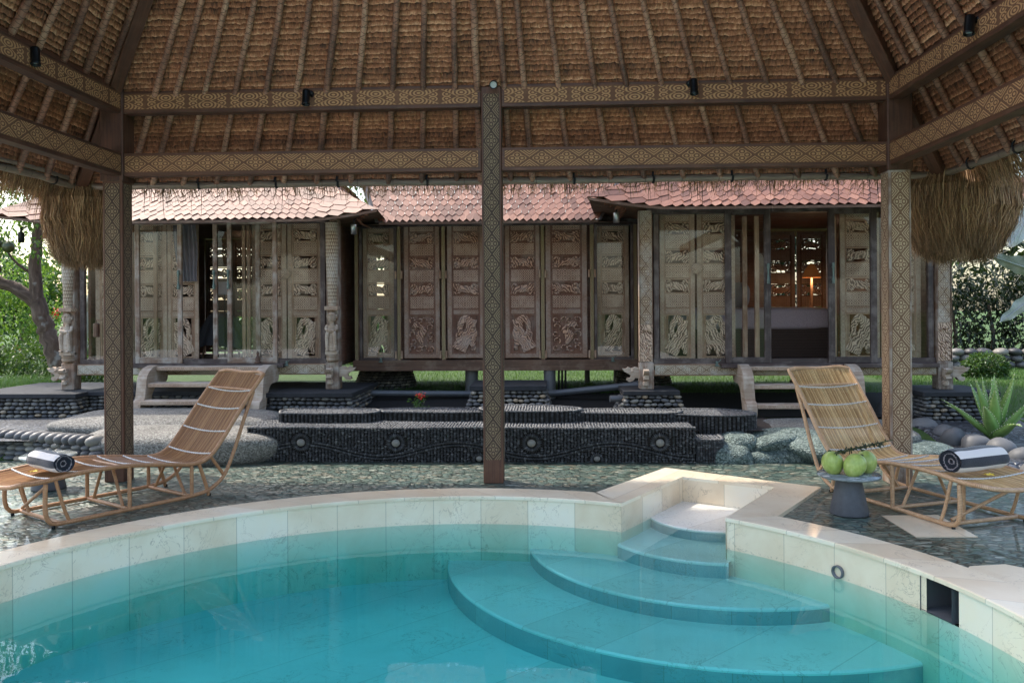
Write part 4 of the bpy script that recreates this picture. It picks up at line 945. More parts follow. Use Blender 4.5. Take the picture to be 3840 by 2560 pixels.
desc=['large grey boulder at the foot of the right pier','pale grey boulder just below the pier boulder','wide dark boulder third along the bed edge','oval boulder halfway down the bed edge','small upright boulder in the bed edge','dark rounded boulder near the bend of the bed edge','grey boulder at the bend of the bed edge','broad brownish boulder in front of the aloe','pale round boulder in front of the aloe','little pebble-sized boulder in front of the aloe','blue grey boulder beyond the white striped towel','grey boulder below the blue grey one at the right edge','tan boulder at the far right edge','low boulder behind the foot of the right lounger']
for i,(p,l) in enumerate(zip(bl,desc)):
    boulder('boulder',l,'boulder',p[:3],p[3:],'boulder','boulders edging the aloe bed',40+i,ICO2,2.15,i*1.3,.07)
cw=thing('cobble_wall','low wall of stacked round cobbles beyond the left lounger, half hidden by the towel','wall',(0,0,0));f=MB();C=[];Sz=[];Rr=[]
p=np.array([-7.6,9.72]);q=np.array([-5.12,8.86]);L=np.linalg.norm(q-p);d=(q-p)/L
for i in range(5):
    s=random.uniform(0,.1);last=i==4
    while s<L:
        w=random.uniform(.13,.19);x=p+d*(s+w/2);z=-.015+i*.055;C.append((*(x+np.array([.03,.06])*i*.35),z+.02*last));Sz.append((w*.5,.09,.040) if not last else (w*.40,.14,.07));Rr.append(rotz(atan2(d[1],d[0])+random.gauss(0,.08)));s+=w*(.95 if not last else .8)
blobs(f,C,Sz,np.array(Rr),None,ICO1);f.build('cobbles',M['cobble'],cw);b=MB();a=(p+q)/2+np.array([.05,.17]);box(b,(*a,.06),(L,.2,.22),rotz(atan2(d[1],d[0])),0);b.build('core',M['void'],cw)
ke=thing('cobble_edging','curving line of small cobbles between the long grass and the pebble paving','edging',(0,0,0));f=MB();C=[];Sz=[];P=spline([(-11,12.0,.3),(-9.2,12.0,.32),(-8.35,11.7,.31),(-7.9,11.0,.27)],60)
for k,x in enumerate(P):
    for j in range(3):C.append(x+rng.normal(size=3)*.01+np.array([0,j*.03,-.05+j*.05]));Sz.append((.055,.045,.035))
blobs(f,C,Sz,rand_rot(len(C),.3),None,ICO1);f.build('cobbles',M['cobble'],ke)
# dry stone wall at the back right
dw=thing('dry_stone_wall','low wall of rounded field stones below the dark hedge on the right','wall',(0,0,0));f=MB();C=[];Sz=[]
for i in range(3):
    x=5.6
    while x<13:
        w=random.uniform(.18,.34);C.append((x+w/2,17.2+random.gauss(0,.02),.48+i*.13));Sz.append((w*.52,.16,.085));x+=w
blobs(f,C,Sz,rand_rot(len(C),.15),None,ICO1);f.build('field_stones',M['cobble'],dw)
# ------------------------------------------------------------------ carved door leaves
EX=np.array([1.,0,0]);EZ=np.array([0,0,1.])
def circ(x,y,r,n=14):return [(x+r*cos(2*pi*k/n),y+r*sin(2*pi*k/n)) for k in range(n)]
def spiral(cx,cy,r,a0,turn,n=16):
    t=np.linspace(0,1,n);a=a0+turn*t;rr=r*(1-.8*t);return np.stack([cx+rr*np.cos(a),cy+rr*np.sin(a)],-1)
def croc(mb,cx,cz,w,h,fl=1):
    o=np.array([cx,0,cz]);U=EX*fl;N=np.array([0,-.022,0])
    x=np.linspace(-.5,.5,15)*w*.9;y=.06*h*np.sin(np.linspace(0,2*pi,15));ribbon(mb,np.stack([x,y],-1),h*(.20+.46*np.sin(np.linspace(.25,pi-.15,15))**1.4),o,U,EZ,N,.5)
    for sx in(-1,1):
        for sz in(-1,1):
            p=np.concatenate([[(sx*w*.20,sz*h*.12),(sx*w*.27,sz*h*.3)],spiral(sx*w*.36,sz*h*.26,h*.2,atan2(sz*.2,-sx*.4),-sx*sz*4.6,14)]);ribbon(mb,p,np.linspace(.15,.085,len(p))*h*1.4,o,U,EZ,N,.7)
    prism(mb,circ(-.44*w,.0,h*.13),o,U,EZ,N*1.2,.8)
    for k in range(3):prism(mb,circ(w*(-.12+.12*k),.02*h,h*.07,10),o,U,EZ,N*1.5,.9)
    for sx in(-1,1):ribbon(mb,[(sx*w*.5,-h*.5),(sx*w*.46,0),(sx*w*.5,h*.5)],h*.08,o,U,EZ,N,.4)
def bird(mb,cx,cz,w,h,fl=1):
    o=np.array([cx,0,cz]);U=EX*fl;N=np.array([0,-.026,0]);k=h/.5;kx=w/.34
    S_=lambda p:np.array(p)*np.array([kx,k])
    b=spline(np.c_[S_([(.13,-.22),(.06,-.12),(-.03,-.02),(-.08,.09),(-.05,.19),(.03,.215),(.075,.16)]),np.zeros(7)],34)[:,:2];ribbon(mb,b,np.interp(np.linspace(0,1,34),[0,.25,.5,.75,1],[.19,.165,.13,.10,.075])*k,o,U,EZ,N,.6)
    prism(mb,circ(.085*kx,.15*k,.042*k,16),o,U,EZ,N*1.25,.9);prism(mb,circ(.085*kx,.15*k,.018*k,10),o,U,EZ,N*1.7,.2)
    n=spline(np.c_[S_([(.10,.13),(.10,.05),(.05,-.02),(.0,-.08)]),np.zeros(4)],14)[:,:2];ribbon(mb,n,np.linspace(.07,.03,14)*k,o,U,EZ,N,.7)
    for i in range(6):
        t=i/5;p=spline(np.c_[S_([(-.01-.02*t,-.05-.02*i*.4),(-.07-.04*t,-.12-.012*i),(-.155,-.06-.028*i)]),np.zeros(3)],10)[:,:2];ribbon(mb,p,.026*k,o,U,EZ,N*.8,.5+.08*i)
    p=spline(np.c_[S_([(-.10,-.10),(-.145,.0),(-.12,.10),(-.15,.2)]),np.zeros(4)],16)[:,:2];ribbon(mb,p,.06*k,o,U,EZ,N,.4)
    p=np.concatenate([S_([(.14,-.16),(.155,-.05)]),S_(spiral(.125,.0,.035,0,5.,12))]);ribbon(mb,p,.026*k,o,U,EZ,N,.6)
    p=S_(spiral(-.12,-.2,.04,1.2,5.,14));ribbon(mb,p,.028*k,o,U,EZ,N,.6)
    p=S_(spiral(.0,-.19,.035,2.2,-5.,14));ribbon(mb,p,.028*k,o,U,EZ,N,.6)
def swirls(mb,cx,cz,w,h):
    o=np.array([cx,0,cz]);N=np.array([0,-.02,0])
    for i in range(4):
        for j in range(5):
            if 1<=i<=2 and 1<=j<=3:continue
            x=(-.375+.25*i)*w;z=(-.4+.2*j)*h;p=np.concatenate([[(x-.1*w,z-.06*h)],spiral(x,z,.055,3.9,(5 if (i+j)%2 else -5),14)]);ribbon(mb,p,.017,o,EX,EZ,N,.5)
    b=spline([(.0,-.3*h,0),(-.03,-.05*h,0),(.02,.12*h,0),(-.06,.28*h,0)],24)[:,:2];ribbon(mb,b,np.interp(np.linspace(0,1,24),[0,.4,.8,1],[.03,.12,.06,.03]),o,EX,EZ,N*1.3,.6)
    prism(mb,circ(-.08,.27*h,.045),o,EX,EZ,N*1.6,.9);prism(mb,circ(.0,.02*h,.04),o,EX,EZ,N*1.9,.3)
LW,LH=.5,2.05
def make_leaf(parent,style,motif,name='carved_panel'):
    """door leaf: frame with spiral border (the part) and its inlaid carvings (sub-parts); origin bottom centre, front at y=0"""
    b='' if style=='tan' else '_b';f=MB();N=np.array([0,-.03,0]);bw=.058;w=LW/2
    for x in(-w,w-bw):slab(f,(x,.015,0),EX*bw,EZ*LH,N)
    for z in(0,LH-bw):slab(f,(-w+bw,.015,z),EX*(LW-2*bw),EZ*bw,N)
    p=f.build(name,M['curl'+b],parent)
    fr=MB();iw=w-bw;lm=M['leaf_wood'] if style=='tan' else M['back_b']
    for x in(-iw+.012,iw-.012):box(fr,(x,.005,LH/2),(.024,.022,LH-2*bw),I3,.3)
    ys=[.075,.65,.735,.94,1.135,1.335,1.535,1.735,1.905]
    for z in ys:box(fr,(0,.005,z),(2*iw-.048,.02,.02),I3,.6)
    if motif!='swirl':
        for x in(-iw+.045,iw-.045):box(fr,(x,.006,.36),(.034,.018,.55),I3,.2)
    fr.build('inner_frame',lm,p);cw=2*iw-.05
    for z0,z1 in((.75,.93),(1.15,1.325),(1.55,1.725),(1.92,1.99)):
        m=MB();slab(m,(-cw/2,.012,z0),EX*cw,EZ*(z1-z0),np.array([0,-.014,0]));m.build('meander_slab',M['meander'+b],p)
    m=MB();slab(m,(-cw/2,.012,.662),EX*cw,EZ*.062,np.array([0,-.016,0]));m.build('spiral_belt',M['curl_u' if style=='tan' else 'curl_bu'],p)
    for i,z in enumerate((1.038,1.435,1.82)):
        m=MB();croc(m,0,z,cw,.165,1 if i%2 else -1)
        for q in m.V:q[:,1]+=.012
        m.build('crocodile_relief',M['relief'+b],p)
    m=MB();(swirls(m,0,.36,cw,.53) if motif=='swirl' else bird(m,0,.36,cw-.06,.54))
    for q in m.V:q[:,1]+=.012
    m.build('bird_relief',M['relief'+b],p)
    if style=='brown':
        m=MB();box(m,(0,.02,LH/2),(LW-.03,.012,LH-.03),I3,.4);m.build('back_board',M['back_b'],p)
    return p
LEAF={}
def leaf(parent,x0,x1,y,z,style='tan',motif='bird',fl=1,h=LH):
    k=(style,motif)
    if k not in LEAF:p=make_leaf(parent,style,motif);LEAF[k]=p
    else:p=dup(LEAF[k],None,parent=parent)
    p.location=((x0+x1)/2,y,z);p.scale=(fl*(x1-x0)/LW,1,h/LH);return p
def member(parent,name,a,b,w,d,mat,bev=.004):
    m=MB();bar(m,a,b,w,d,(0,0,1),None,bev);return m.build(name,M[mat],parent)
def sliding(parent,x0,x1,y,z0=.93,z1=2.98,handle=None,st=.062,mat='old'):
    m=MB()
    for x in(x0+st/2,x1-st/2):box(m,(x,y,(z0+z1)/2),(st,.045,z1-z0),I3,None,.004)
    for z in(z0+.04,z1-.04):box(m,((x0+x1)/2,y,z),(x1-x0-2*st,.04,.08),I3,None,.004)
    o=m.build('sliding_door',M[mat],parent);g=MB();plate(g,(x0+st,y,z0+.08),(x1-x0-2*st,0,0),(0,0,z1-z0-.16));g.build('glass_pane',M['glass'],o)
    if handle is not None:
        h=MB();hx=handle;tube(h,[(hx,y-.06,1.98+t*.27) for t in np.linspace(0,1,9)],[.019,.021,.017,.012,.011,.012,.017,.021,.018],10)
        for z in(2.03,2.20):tube(h,[(hx,y-.02,z),(hx,y-.06,z)],.014,8)
        h.build('handle',M['verdigris'],o)
    return o
def pane(parent,x0,x1,y,z0=.97,z1=2.98):
    g=MB();plate(g,(x0,y,z0),(x1-x0,0,0),(0,0,z1-z0));g.build('glass_pane',M['glass'],parent)
def knob(parent,x,y,z):
    m=MB();Mx=np.stack([EX,EZ,np.array([0,-1.,0])],1)
    prof=[(.001,.035),(.045,.034),(.052,.026),(.066,.024),(.074,.012),(.07,0)];lathe(m,prof,(x,y,z),16,0,Mx);m.build('knob_boss',M['relief'],parent)
# ------------------------------------------------------------------ shingled roofs
def shingles(mb,Sf,width,length,sw=.122,ex=.112,flip=1):
    nr=max(int(length/ex),1);V=[];F=[];R=[];UV=[];k=0
    for i in range(nr+1):
        nc=int(width/sw)
        for j in range(nc+1):
            uc=(j+.5*(i%2))/nc
            hw=.5/nc*.97;v0=i/nr;dv=1./nr
            jz=random.gauss(0,.003);jv=random.gauss(0,.03)*dv
            pts=[(uc-hw,v0+dv*1.5,.004),(uc+hw,v0+dv*1.5,.004),(uc+hw,v0+dv*.42+jv,.011+jz),(uc,v0-dv*.12+jv,.014+jz),(uc-hw,v0+dv*.42+jv,.011+jz)]
            u=np.clip([p[0] for p in pts],0,1);v=np.clip([p[1] for p in pts],-.02,1)
            if u.max()-u.min()<1e-6:continue
            P,n=Sf(u,v);off=np.array([p[2] for p in pts])[:,None]
            A_=P+n*off;B_=P+n*(off-.007)
            V.append(A_);V.append(B_);F.append([k,k+1,k+2,k+3,k+4]);F+= [[k+2,k+7,k+8,k+3],[k+3,k+8,k+9,k+4],[k+1,k+6,k+7,k+2],[k+4,k+9,k+5,k]];k+=10
            uv=np.array([(p[0]*width,p[1]*length) for p in pts]);UV.append(uv);UV.append(uv);R+= [random.random()]*10
    V=np.concatenate(V);nrm=[]
    for f in F:
        pass
    mb.add(V,F,np.concatenate(UV),np.array(R))
def make_surf(S0):
    def Sf(u,v):
        e=1e-3;P=S0(u,v);du=S0(u+e,v)-S0(u-e,v);dv=S0(u,v+e)-S0(u,v-e);n=np.cross(du,dv);n/=np.linalg.norm(n,axis=1)[:,None]+1e-12;n*=np.sign(n[:,2:3]+1e-9);return P,n
    return Sf
def hip_roof(parent,x0,x1,ye,ze,D,tanp,yb,fl=(.38,.38),lift=.10,yf=11.5):
    """front slope with flared, upturned corner tips, two hip ends and a plain rear slope"""
    W=x1-x0
    def front(u,v):
        u=np.asarray(u,float);v=np.asarray(v,float);s=2*u-1;x=x0+W*u-s*D*v*1.0
        e=np.clip((np.abs(s)-.74)/.26,0,1)**2.2*np.clip(1-v*1.7,0,1)**1.6
        fl_=np.where(s<0,fl[0],fl[1]);y=ye+D*v-.06*e;z=ze+D*tanp*(v*.82+.18*v*v)
        return np.stack([x+np.sign(s)*fl_*e,y,z+lift*e],-1)
    m=MB();shingles(m,make_surf(front),W,D*sqrt(1+tanp**2))
    for sgn,xe,f_ in((-1,x0,fl[0]),(1,x1,fl[1])):
        def side(u,v,sgn=sgn,xe=xe,f_=f_):
            u=np.asarray(u,float);v=np.asarray(v,float);L=yb-ye;s=2*u-1
            e=np.clip((-s-.6)/.4,0,1)**2.2*np.clip(1-v*1.7,0,1)**1.6
            y=ye+L*u-s*D*v*.999;x=xe-sgn*D*v;return np.stack([x+sgn*f_*e,y-.06*e,ze+D*tanp*(v*.82+.18*v*v)+lift*e],-1)
        shingles(m,make_surf(side),yb-ye,D*sqrt(1+tanp**2),.12,.11)
    r=m.build('shingle_roof',M['shingle'],parent)
    b=MB();u=np.linspace(0,1,60);P=front(u,0*u);Q=P.copy();Q[:,0]=np.clip(P[:,0],x0+.1,x1-.1);Q[:,1]=yf;Q[:,2]=ze+.05
    P2=P-np.array([0,-.02,.012]);k=np.arange(59)*2;b.add(np.stack([P2,Q],1).reshape(-1,3),np.stack([k,k+1,k+3,k+2],-1),None,.3)
    Pm=(P+Q)/2;b2=P-np.array([0,0,.035]);b.add(np.stack([P,b2],1).reshape(-1,3),np.stack([k,k+1,k+3,k+2],-1),None,.5)
    for sgn,xe in((-1,x0),(1,x1)):
        tip=front(np.array([0. if sgn<0 else 1.]),np.array([0.]))[0];b.add([tip,(xe,yb,ze),(xe-sgn*.5,yb,ze+.03),(xe-sgn*.5,yf,ze+.04)],[[0,1,2,3]])
    b.build('eave_board',M['brownwood'],r)
    b=MB();zt=ze+D*tanp;b.add([(x0,yb,ze),(x1,yb,ze),(x1-D,yb-D,zt),(x0+D,yb-D,zt)],[[0,1,2,3]]);b.add([(x0+D,ye+D,zt),(x1-D,ye+D,zt),(x1-D,yb-D,zt),(x0+D,yb-D,zt)],[[0,1,2,3]]);b.build('rear_slope',M['shingle'],r)
    return r
# ------------------------------------------------------------------ columns
def dragon(mb,o,U,sc=1.):
    pts=np.array([(0,-.07),(.06,-.06),(.09,-.10),(.14,-.115),(.175,-.09),(.165,-.06),(.13,-.06),(.115,-.03),(.15,-.005),(.20,.02),(.235,.065),(.19,.06),(.15,.085),(.11,.065),(.06,.085),(0,.07)])*sc
    U=np.array(U,float);N=np.cross(U,EZ)*.07;prism(mb,pts,np.array(o)-N/2,U,EZ,N,.5)
    blobs(mb,[np.array(o)+U*.10*sc+EZ*.035*sc-N*.5],[(.022,.022,.022)],None,.9,ICO1)
def corner_column(parent,x,y,z0,z1,style,sides):
    zs=.94
    m=MB();box(m,(x,y,(z0+zs)/2),(.19,.19,zs-z0),I3,None,.008);box(m,(x,y+.02,(zs+z1)/2),(.17,.16,z1-zs),I3,None,.006);o=m.build('column',M['old'],parent)
    for s in sides:
        d=MB();dragon(d,(x+s*.09,y-.03,.80),(s,0,0));d.build('dragon_bracket',M['white_old'],o)
    d=MB();dragon(d,(x-.02,y-.09,.80),(0,-1,0),.75);box(d,(x-.02,y-.12,.665),(.075,.075,.07),I3,.6,.015);d.build('dragon_bracket',M['white_old'],o)
    if style=='figure':
        f=MB();yf=y-.075
        lathe(f,[(.001,0),(.075,0),(.088,.03),(.08,.07),(.088,.075),(.092,.09),(.001,.09)],(x,yf,.955),18)
        box(f,(x,yf,1.075),(.17,.15,.05),I3,.7,.008)
        for s in(-1,1):
            tube(f,spline([(x+s*.05,yf-.055,1.11),(x+s*.056,yf-.075,1.2),(x+s*.05,yf-.085,1.345),(x+s*.03,yf-.05,1.365)],12),[.028]*3+[.024]*3+[.027]*6,8)
            box(f,(x+s*.05,yf-.085,1.112),(.042,.07,.024),I3,.5,.008)
            tube(f,spline([(x+s*.066,yf-.02,1.46),(x+s*.075,yf-.05,1.41),(x+s*.03,yf-.085,1.385),(x-s*.05,yf-.085,1.392+s*.008)],14),.021,8)
            blobs(f,[(x+s*.066,yf-.015,1.585)],[(.014,.02,.03)],None,.5,ICO1)
            blobs(f,[(x+s*.024,yf-.072,1.60)],[(.015,.008,.008)],None,.2,ICO1)
        tube(f,[(x,yf-.02,1.10),(x,yf-.02,1.3),(x,yf-.015,1.46)],[.06,.062,.058],10)
        blobs(f,[(x,yf-.02,1.57)],[(.06,.062,.085)],None,.6,ICO2);box(f,(x,yf-.082,1.578),(.017,.028,.062),I3,.6,.006);box(f,(x,yf-.07,1.612),(.09,.03,.016),I3,.6,.006);box(f,(x,yf-.075,1.532),(.035,.014,.008),I3,.2);tube(f,[(x,yf-.015,1.46),(x,yf-.02,1.52)],.032,8)
        f.build('seated_figure',M['white_old'],o)
        c=MB();box(c,(x,yf,1.70),(.185,.16,.055),I3,.6,.006);c.build('carved_cap',M['curl_u'],o)
        s_=MB();lathe(s_,[(.05,1.73),(.062,1.8),(.066,1.95),(.08,2.2),(.088,2.45),(.09,2.9)],(x,yf+.01,0),18);s_.build('scaled_shaft',M['scales'],o)
    else:
        for (dx,dy,ux,uy) in((0,-1,1,0),(sides[0],0,0,-1 if sides[0]<0 else 1)):
            s=MB();U=np.array([ux,uy,0])*.16;N=np.array([dx,dy,0])*.006;base=np.array([x,y,0])+np.array([dx*.085,dy*.06,0])-U/2
            if dy:base=np.array([x,y-.06,0])-U/2
            slab(s,(*base[:2],1.46),U,(0,0,z1-1.46),N);s.build('carved_face',M['column'],o)
            s=MB();slab(s,(*base[:2],.96),U,(0,0,.49),N);s.build('carved_base_face',M['relief'],o)
        f=MB()
        p=spline([(0,.0,0),(.035,.05,0),(-.03,.12,0),(.03,.18,0),(.0,.24,0)],24)[:,:2];ribbon(f,p,.03,(x,y-.066,1.0),EX,EZ,(0,-.012,0));ribbon(f,-p*np.array([1,-1]),.03,(x,y-.066,1.0),EX,EZ,(0,-.012,0))
        ribbon(f,spiral(-.035,.36,.035,0,5),.014,(x,y-.066,1.0),EX,EZ,(0,-.012,0));ribbon(f,spiral(.035,.36,.035,pi,-5),.014,(x,y-.066,1.0),EX,EZ,(0,-.012,0));f.build('mask_relief',M['relief'],o)
    return o
def sillbeam(parent,x0,x1,y,z0,z1):
    m=MB();box(m,((x0+x1)/2,y+.06,(z0+z1)/2),(x1-x0,.12,z1-z0),I3,None,.004);o=m.build('sill_beam',M['leaf_wood'],parent)
    s=MB();slab(s,(x0+.02,y,z0+.012),EX*(x1-x0-.04),EZ*(z1-z0-.024),np.array([0,-.006,0]));s.build('carved_face',M['sill'],o)
def shell(parent,x0,x1,y0,y1,z=.9):
    m=MB();box(m,((x0+x1)/2,(y0+y1)/2,z-.03),(x1-x0,y1-y0,.05),I3,None);m.build('floor',M['brownwood'],parent)
    for x in(x0+.02,x1-.02):
        m=MB();box(m,(x,(y0+y1)/2+.1,z+1.05),(.04,y1-y0-.3,2.1),I3,None);m.build('side_wall',M['back_b'],parent)
# ------------------------------------------------------------------ left house
LHs=thing('carved_wooden_house','left carved timber house with seated-figure columns and a half-open glass door','house',(0,0,0))
shell(LHs,-6.75,-3.16,11.45,14.9);hip_roof(LHs,-7.12,-2.72,10.9,2.90,2.1,1.08,15.6,(.62,.42),.11)
sillbeam(LHs,-6.78,-3.17,11.45,.765,.92)
corner_column(LHs,-6.89,11.5,.56,2.95,'figure',(-1,));corner_column(LHs,-3.07,11.5,.56,2.95,'figure',(1,))
member(LHs,'threshold',(-5.9,11.40,.90),(-3.75,11.40,.90),.12,.055,'frame');member(LHs,'lower_rail',(-6.75,11.5,.955),(-3.17,11.5,.955),.05,.07,'frame')
member(LHs,'head_beam',(-6.8,11.5,2.98),(-3.1,11.5,2.98),.12,.14,'frame')
for x in(-6.72,-3.22):member(LHs,'door_post',(x,11.52,.92),(x,11.52,2.95),.07,.06,'frame')
leaf(LHs,-6.62,-6.06,11.68,.93,'tan','bird',1);leaf(LHs,-6.04,-5.56,11.68,.93,'tan','bird',-1);leaf(LHs,-5.56,-5.10,11.70,.93,'tan','bird',1)
leaf(LHs,-4.30,-3.80,11.68,.93,'tan','bird',1);leaf(LHs,-3.78,-3.27,11.68,.93,'tan','bird',-1);knob(LHs,-3.80,11.63,2.2)
for x in(-5.70,-4.40,-4.33):member(LHs,'inner_post',(x,11.62,.93),(x,11.62,2.9),.05,.05,'leaf_wood')
pane(LHs,-6.68,-5.62,11.53);sliding(LHs,-5.92,-5.24,11.47,handle=-5.27);sliding(LHs,-4.80,-4.12,11.50,handle=-4.77);sliding(LHs,-4.575,-3.86,11.45,handle=-4.545);pane(LHs,-3.86,-3.25,11.53)
leaf(LHs,-6.32,-5.84,14.8,.93,'brown_open','bird',1);leaf(LHs,-5.82,-5.34,14.8,.93,'brown_open','bird',-1)
for x0,x1 in((-6.75,-6.34),(-5.32,-3.16)):
    m=MB();box(m,((x0+x1)/2,14.82,1.95),(x1-x0,.05,2.1),I3,None);m.build('rear_wall',M['back_b'],LHs)
m=MB();box(m,(-4.95,13.2,3.02),(3.6,3.4,.04),I3,None);m.build('ceiling',M['back_b'],LHs)
# ------------------------------------------------------------------ right house
RHs=thing('carved_wooden_house','right carved timber house with diamond-patterned columns and a bed seen through its open door','house',(0,0,0))
shell(RHs,1.36,5.1,11.05,14.5);hip_roof(RHs,.98,5.92,10.5,2.95,2.1,1.08,15.2,(.50,.55),.13,11.1)
sillbeam(RHs,1.37,5.08,11.05,.765,.92)
corner_column(RHs,1.275,11.1,.59,2.97,'diamond',(-1,));corner_column(RHs,5.165,11.1,.58,2.97,'diamond',(1,))
member(RHs,'threshold',(2.25,11.0,.90),(5.06,11.0,.90),.12,.055,'frame');member(RHs,'lower_rail',(1.37,11.1,.955),(5.07,11.1,.955),.05,.07,'frame');member(RHs,'head_beam',(1.3,11.1,3.0),(5.2,11.1,3.0),.12,.14,'frame')
for x in(1.42,5.02):member(RHs,'door_post',(x,11.12,.92),(x,11.12,2.97),.07,.06,'frame')
leaf(RHs,1.49,1.96,11.27,.93,'tan','bird',-1);leaf(RHs,1.99,2.50,11.27,.93,'tan','bird',1);leaf(RHs,3.90,4.42,11.27,.93,'tan','bird',-1);leaf(RHs,4.44,4.96,11.27,.93,'tan','bird',1);knob(RHs,1.98,11.22,2.2)
for x in(2.62,2.78,3.80):member(RHs,'inner_post',(x,11.22,.93),(x,11.22,2.9),.06,.05,'leaf_wood')
pane(RHs,1.47,2.34,11.13);sliding(RHs,2.32,2.92,11.05,handle=2.875,st=.085,mat='frame');sliding(RHs,3.67,4.30,11.05,handle=3.72,st=.085,mat='frame');pane(RHs,4.28,5.0,11.13)
leaf(RHs,3.72,4.22,14.4,.93,'brown_open','bird',1);leaf(RHs,4.25,4.75,14.4,.93,'brown_open','bird',-1)
for x0,x1 in((1.36,3.70),(4.77,5.1)):
    m=MB();box(m,((x0+x1)/2,14.42,1.95),(x1-x0,.05,2.1),I3,None);m.build('rear_wall',M['back_b'],RHs)
m=MB();box(m,(3.2,12.8,3.04),(3.7,3.3,.04),I3,None);m.build('ceiling',M['back_b'],RHs)
# ------------------------------------------------------------------ middle gallery
G=thing('carved_gallery','set-back timber gallery of six carved panels joining the two houses','house',(0,0,0))
m=MB();box(m,(-.84,12.36,.83),(4.3,.14,.16),I3,None,.004);m.build('sill_beam',M['brownwood'],G)
m=MB();box(m,(-.84,12.42,3.0),(4.3,.14,.14),I3,None,.004);m.build('head_beam',M['frame'],G)
m=MB();box(m,(-.84,13.6,.87),(4.3,2.4,.05),I3,None);m.build('floor',M['brownwood'],G)
m=MB();box(m,(-.84,14.7,2.),(4.3,.05,2.2),I3,None);m.build('rear_wall',M['back_b'],G)
m=MB();box(m,(-.84,13.6,3.04),(4.3,2.4,.04),I3,None);m.build('ceiling',M['back_b'],G)
m=MB();box(m,(-.84,12.52,1.97),(2.95,.03,2.1),I3,None);m.build('light_stop_board',M['back_b'],G)  # board added behind the panels to stop daylight leaking through the gaps
leaf(G,-2.86,-2.38,12.44,.94,'tan','bird',-1);leaf(G,-2.22,-1.68,12.40,.94,'brown','swirl');leaf(G,-1.56,-1.00,12.40,.94,'brown','bird',-1);leaf(G,-.68,-.16,12.40,.94,'brown','bird',1);leaf(G,-.07,.55,12.40,.94,'brown','swirl',-1);leaf(G,.70,1.18,12.44,.94,'tan','bird',-1)
for x in(-2.95,-2.30,-1.62,-.86,-.115,.625,1.27):
    m=MB();box(m,(x,12.42,1.93),(.055,.09,2.06),I3,None,.003);o=m.build('mullion',M['leaf_wood'],G);s=MB();slab(s,(x-.024,12.375,.92),EX*.048,EZ*2.04,np.array([0,-.003,0]));s.build('carved_face',M['mullion'],o)
    if -2.4<x<1:
        for z in(.99,2.2):
            for s_ in(-1,1):c=MB();box(c,(x+s_*.045,12.36,z),(.028,.045,.12),I3,.6,.008);c.build('hinge_block',M['leaf_wood'],o)
for x0,x1 in((-2.9,-2.33),(.66,1.24)):
    pane(G,x0+.03,x1-.03,12.36)
    m=MB()
    for x in(x0+.02,x1-.02):box(m,(x,12.37,1.93),(.04,.04,2.06),I3,None)
    for z in(.925,2.93):box(m,((x0+x1)/2,12.37,z),(x1-x0-.08,.04,.04),I3,None)
    m.build('window_frame',M['frame'],G)
def gsl(u,v):
    u=np.asarray(u,float);v=np.asarray(v,float);w0=np.stack([-2.47+u*3.16,11.75+0*u,2.93+0*u],-1);w1=np.stack([-3.9+u*6.0,14.5+0*u,6.0+0*u],-1);return w0*(1-v)[:,None]+w1*v[:,None]
m=MB();shingles(m,make_surf(gsl),3.9,4.1);r=m.build('shingle_roof',M['shingle'],G)
b=MB();b.add([(-2.47,11.77,2.915),(.69,11.77,2.915),(1.3,12.4,2.96),(-3.0,12.4,2.96)],[[0,1,2,3]]);b.add([(-2.47,11.76,2.94),(.69,11.76,2.94),(.69,11.76,2.90),(-2.47,11.76,2.90)],[[0,1,2,3]]);b.build('eave_board',M['brownwood'],r)
for p,q in(((-2.47,11.74,2.935),(-3.1,13.0,4.0)),((.69,11.74,2.935),(1.25,13.0,4.0))):
    m=MB();bar(m,p,q,.09,.012,(0,0,1));m.build('valley_flashing',M['steel'],G)
def latch(parent,x,y,z):
    m=MB();box(m,(x,y,z),(.03,.03,.06),I3,None,.004);box(m,(x,y-.02,z-.03),(.06,.02,.02),I3,None,.004);tube(m,[(x+.02,y-.01,z+.02),(x+.05,y-.02,z+.05)],.006,6);m.build('latch',M['verdigris'],parent)
latch(G,-2.56,12.28,.92);latch(G,.92,12.28,.92);latch(LHs,-3.72,11.42,.93);latch(RHs,2.2,11.02,.93)
# ------------------------------------------------------------------ carved stairs
def stairs(label,x0,x1,dy,treads):
    t=thing('wooden_stairs',label,'stairs');pts=[(11.2,.90),(10.95,.925),(10.75,.89),(10.62,.79),(10.58,.64),(10.545,.50),(10.47,.47),(10.43,.40),(10.44,.31),(10.52,.265),(10.63,.28),(10.71,.40),(10.78,.56),(10.9,.66),(11.2,.70)]
    P=spline([(a+dy,b,0) for a,b in pts]+[(pts[0][0]+dy,pts[0][1],0)],70)[:-1,:2]
    for x in(x0,x1):
        m=MB();prism(m,P,(x-.065,0,0),(0,1,0),EZ,(.13,0,0),.4);o=m.build('stringer',M['white_old'],t)
    for (y,z,d) in treads:
        m=MB();box(m,((x0+x1)/2,y+dy,z),(x1-x0-.132,d,.055),I3,None,.008);o=m.build('tread',M['white_old'],t)
        s=MB();slab(s,(x0+.08,y+dy-d/2,z-.02),EX*(x1-x0-.16),EZ*.04,np.array([0,-.003,0]));s.build('carved_edge',M['curl_u'],o)
stairs('bleached carved stairs of the left house, half hidden by the lounger back',-5.50,-3.90,.2,[(11.0,.88,.26),(10.75,.675,.26),(10.52,.46,.26)])
stairs('bleached carved stairs of the right house with scrolled side boards',2.52,3.90,0.0,[(11.0,.87,.24),(10.72,.655,.24),(10.56,.42,.24)])
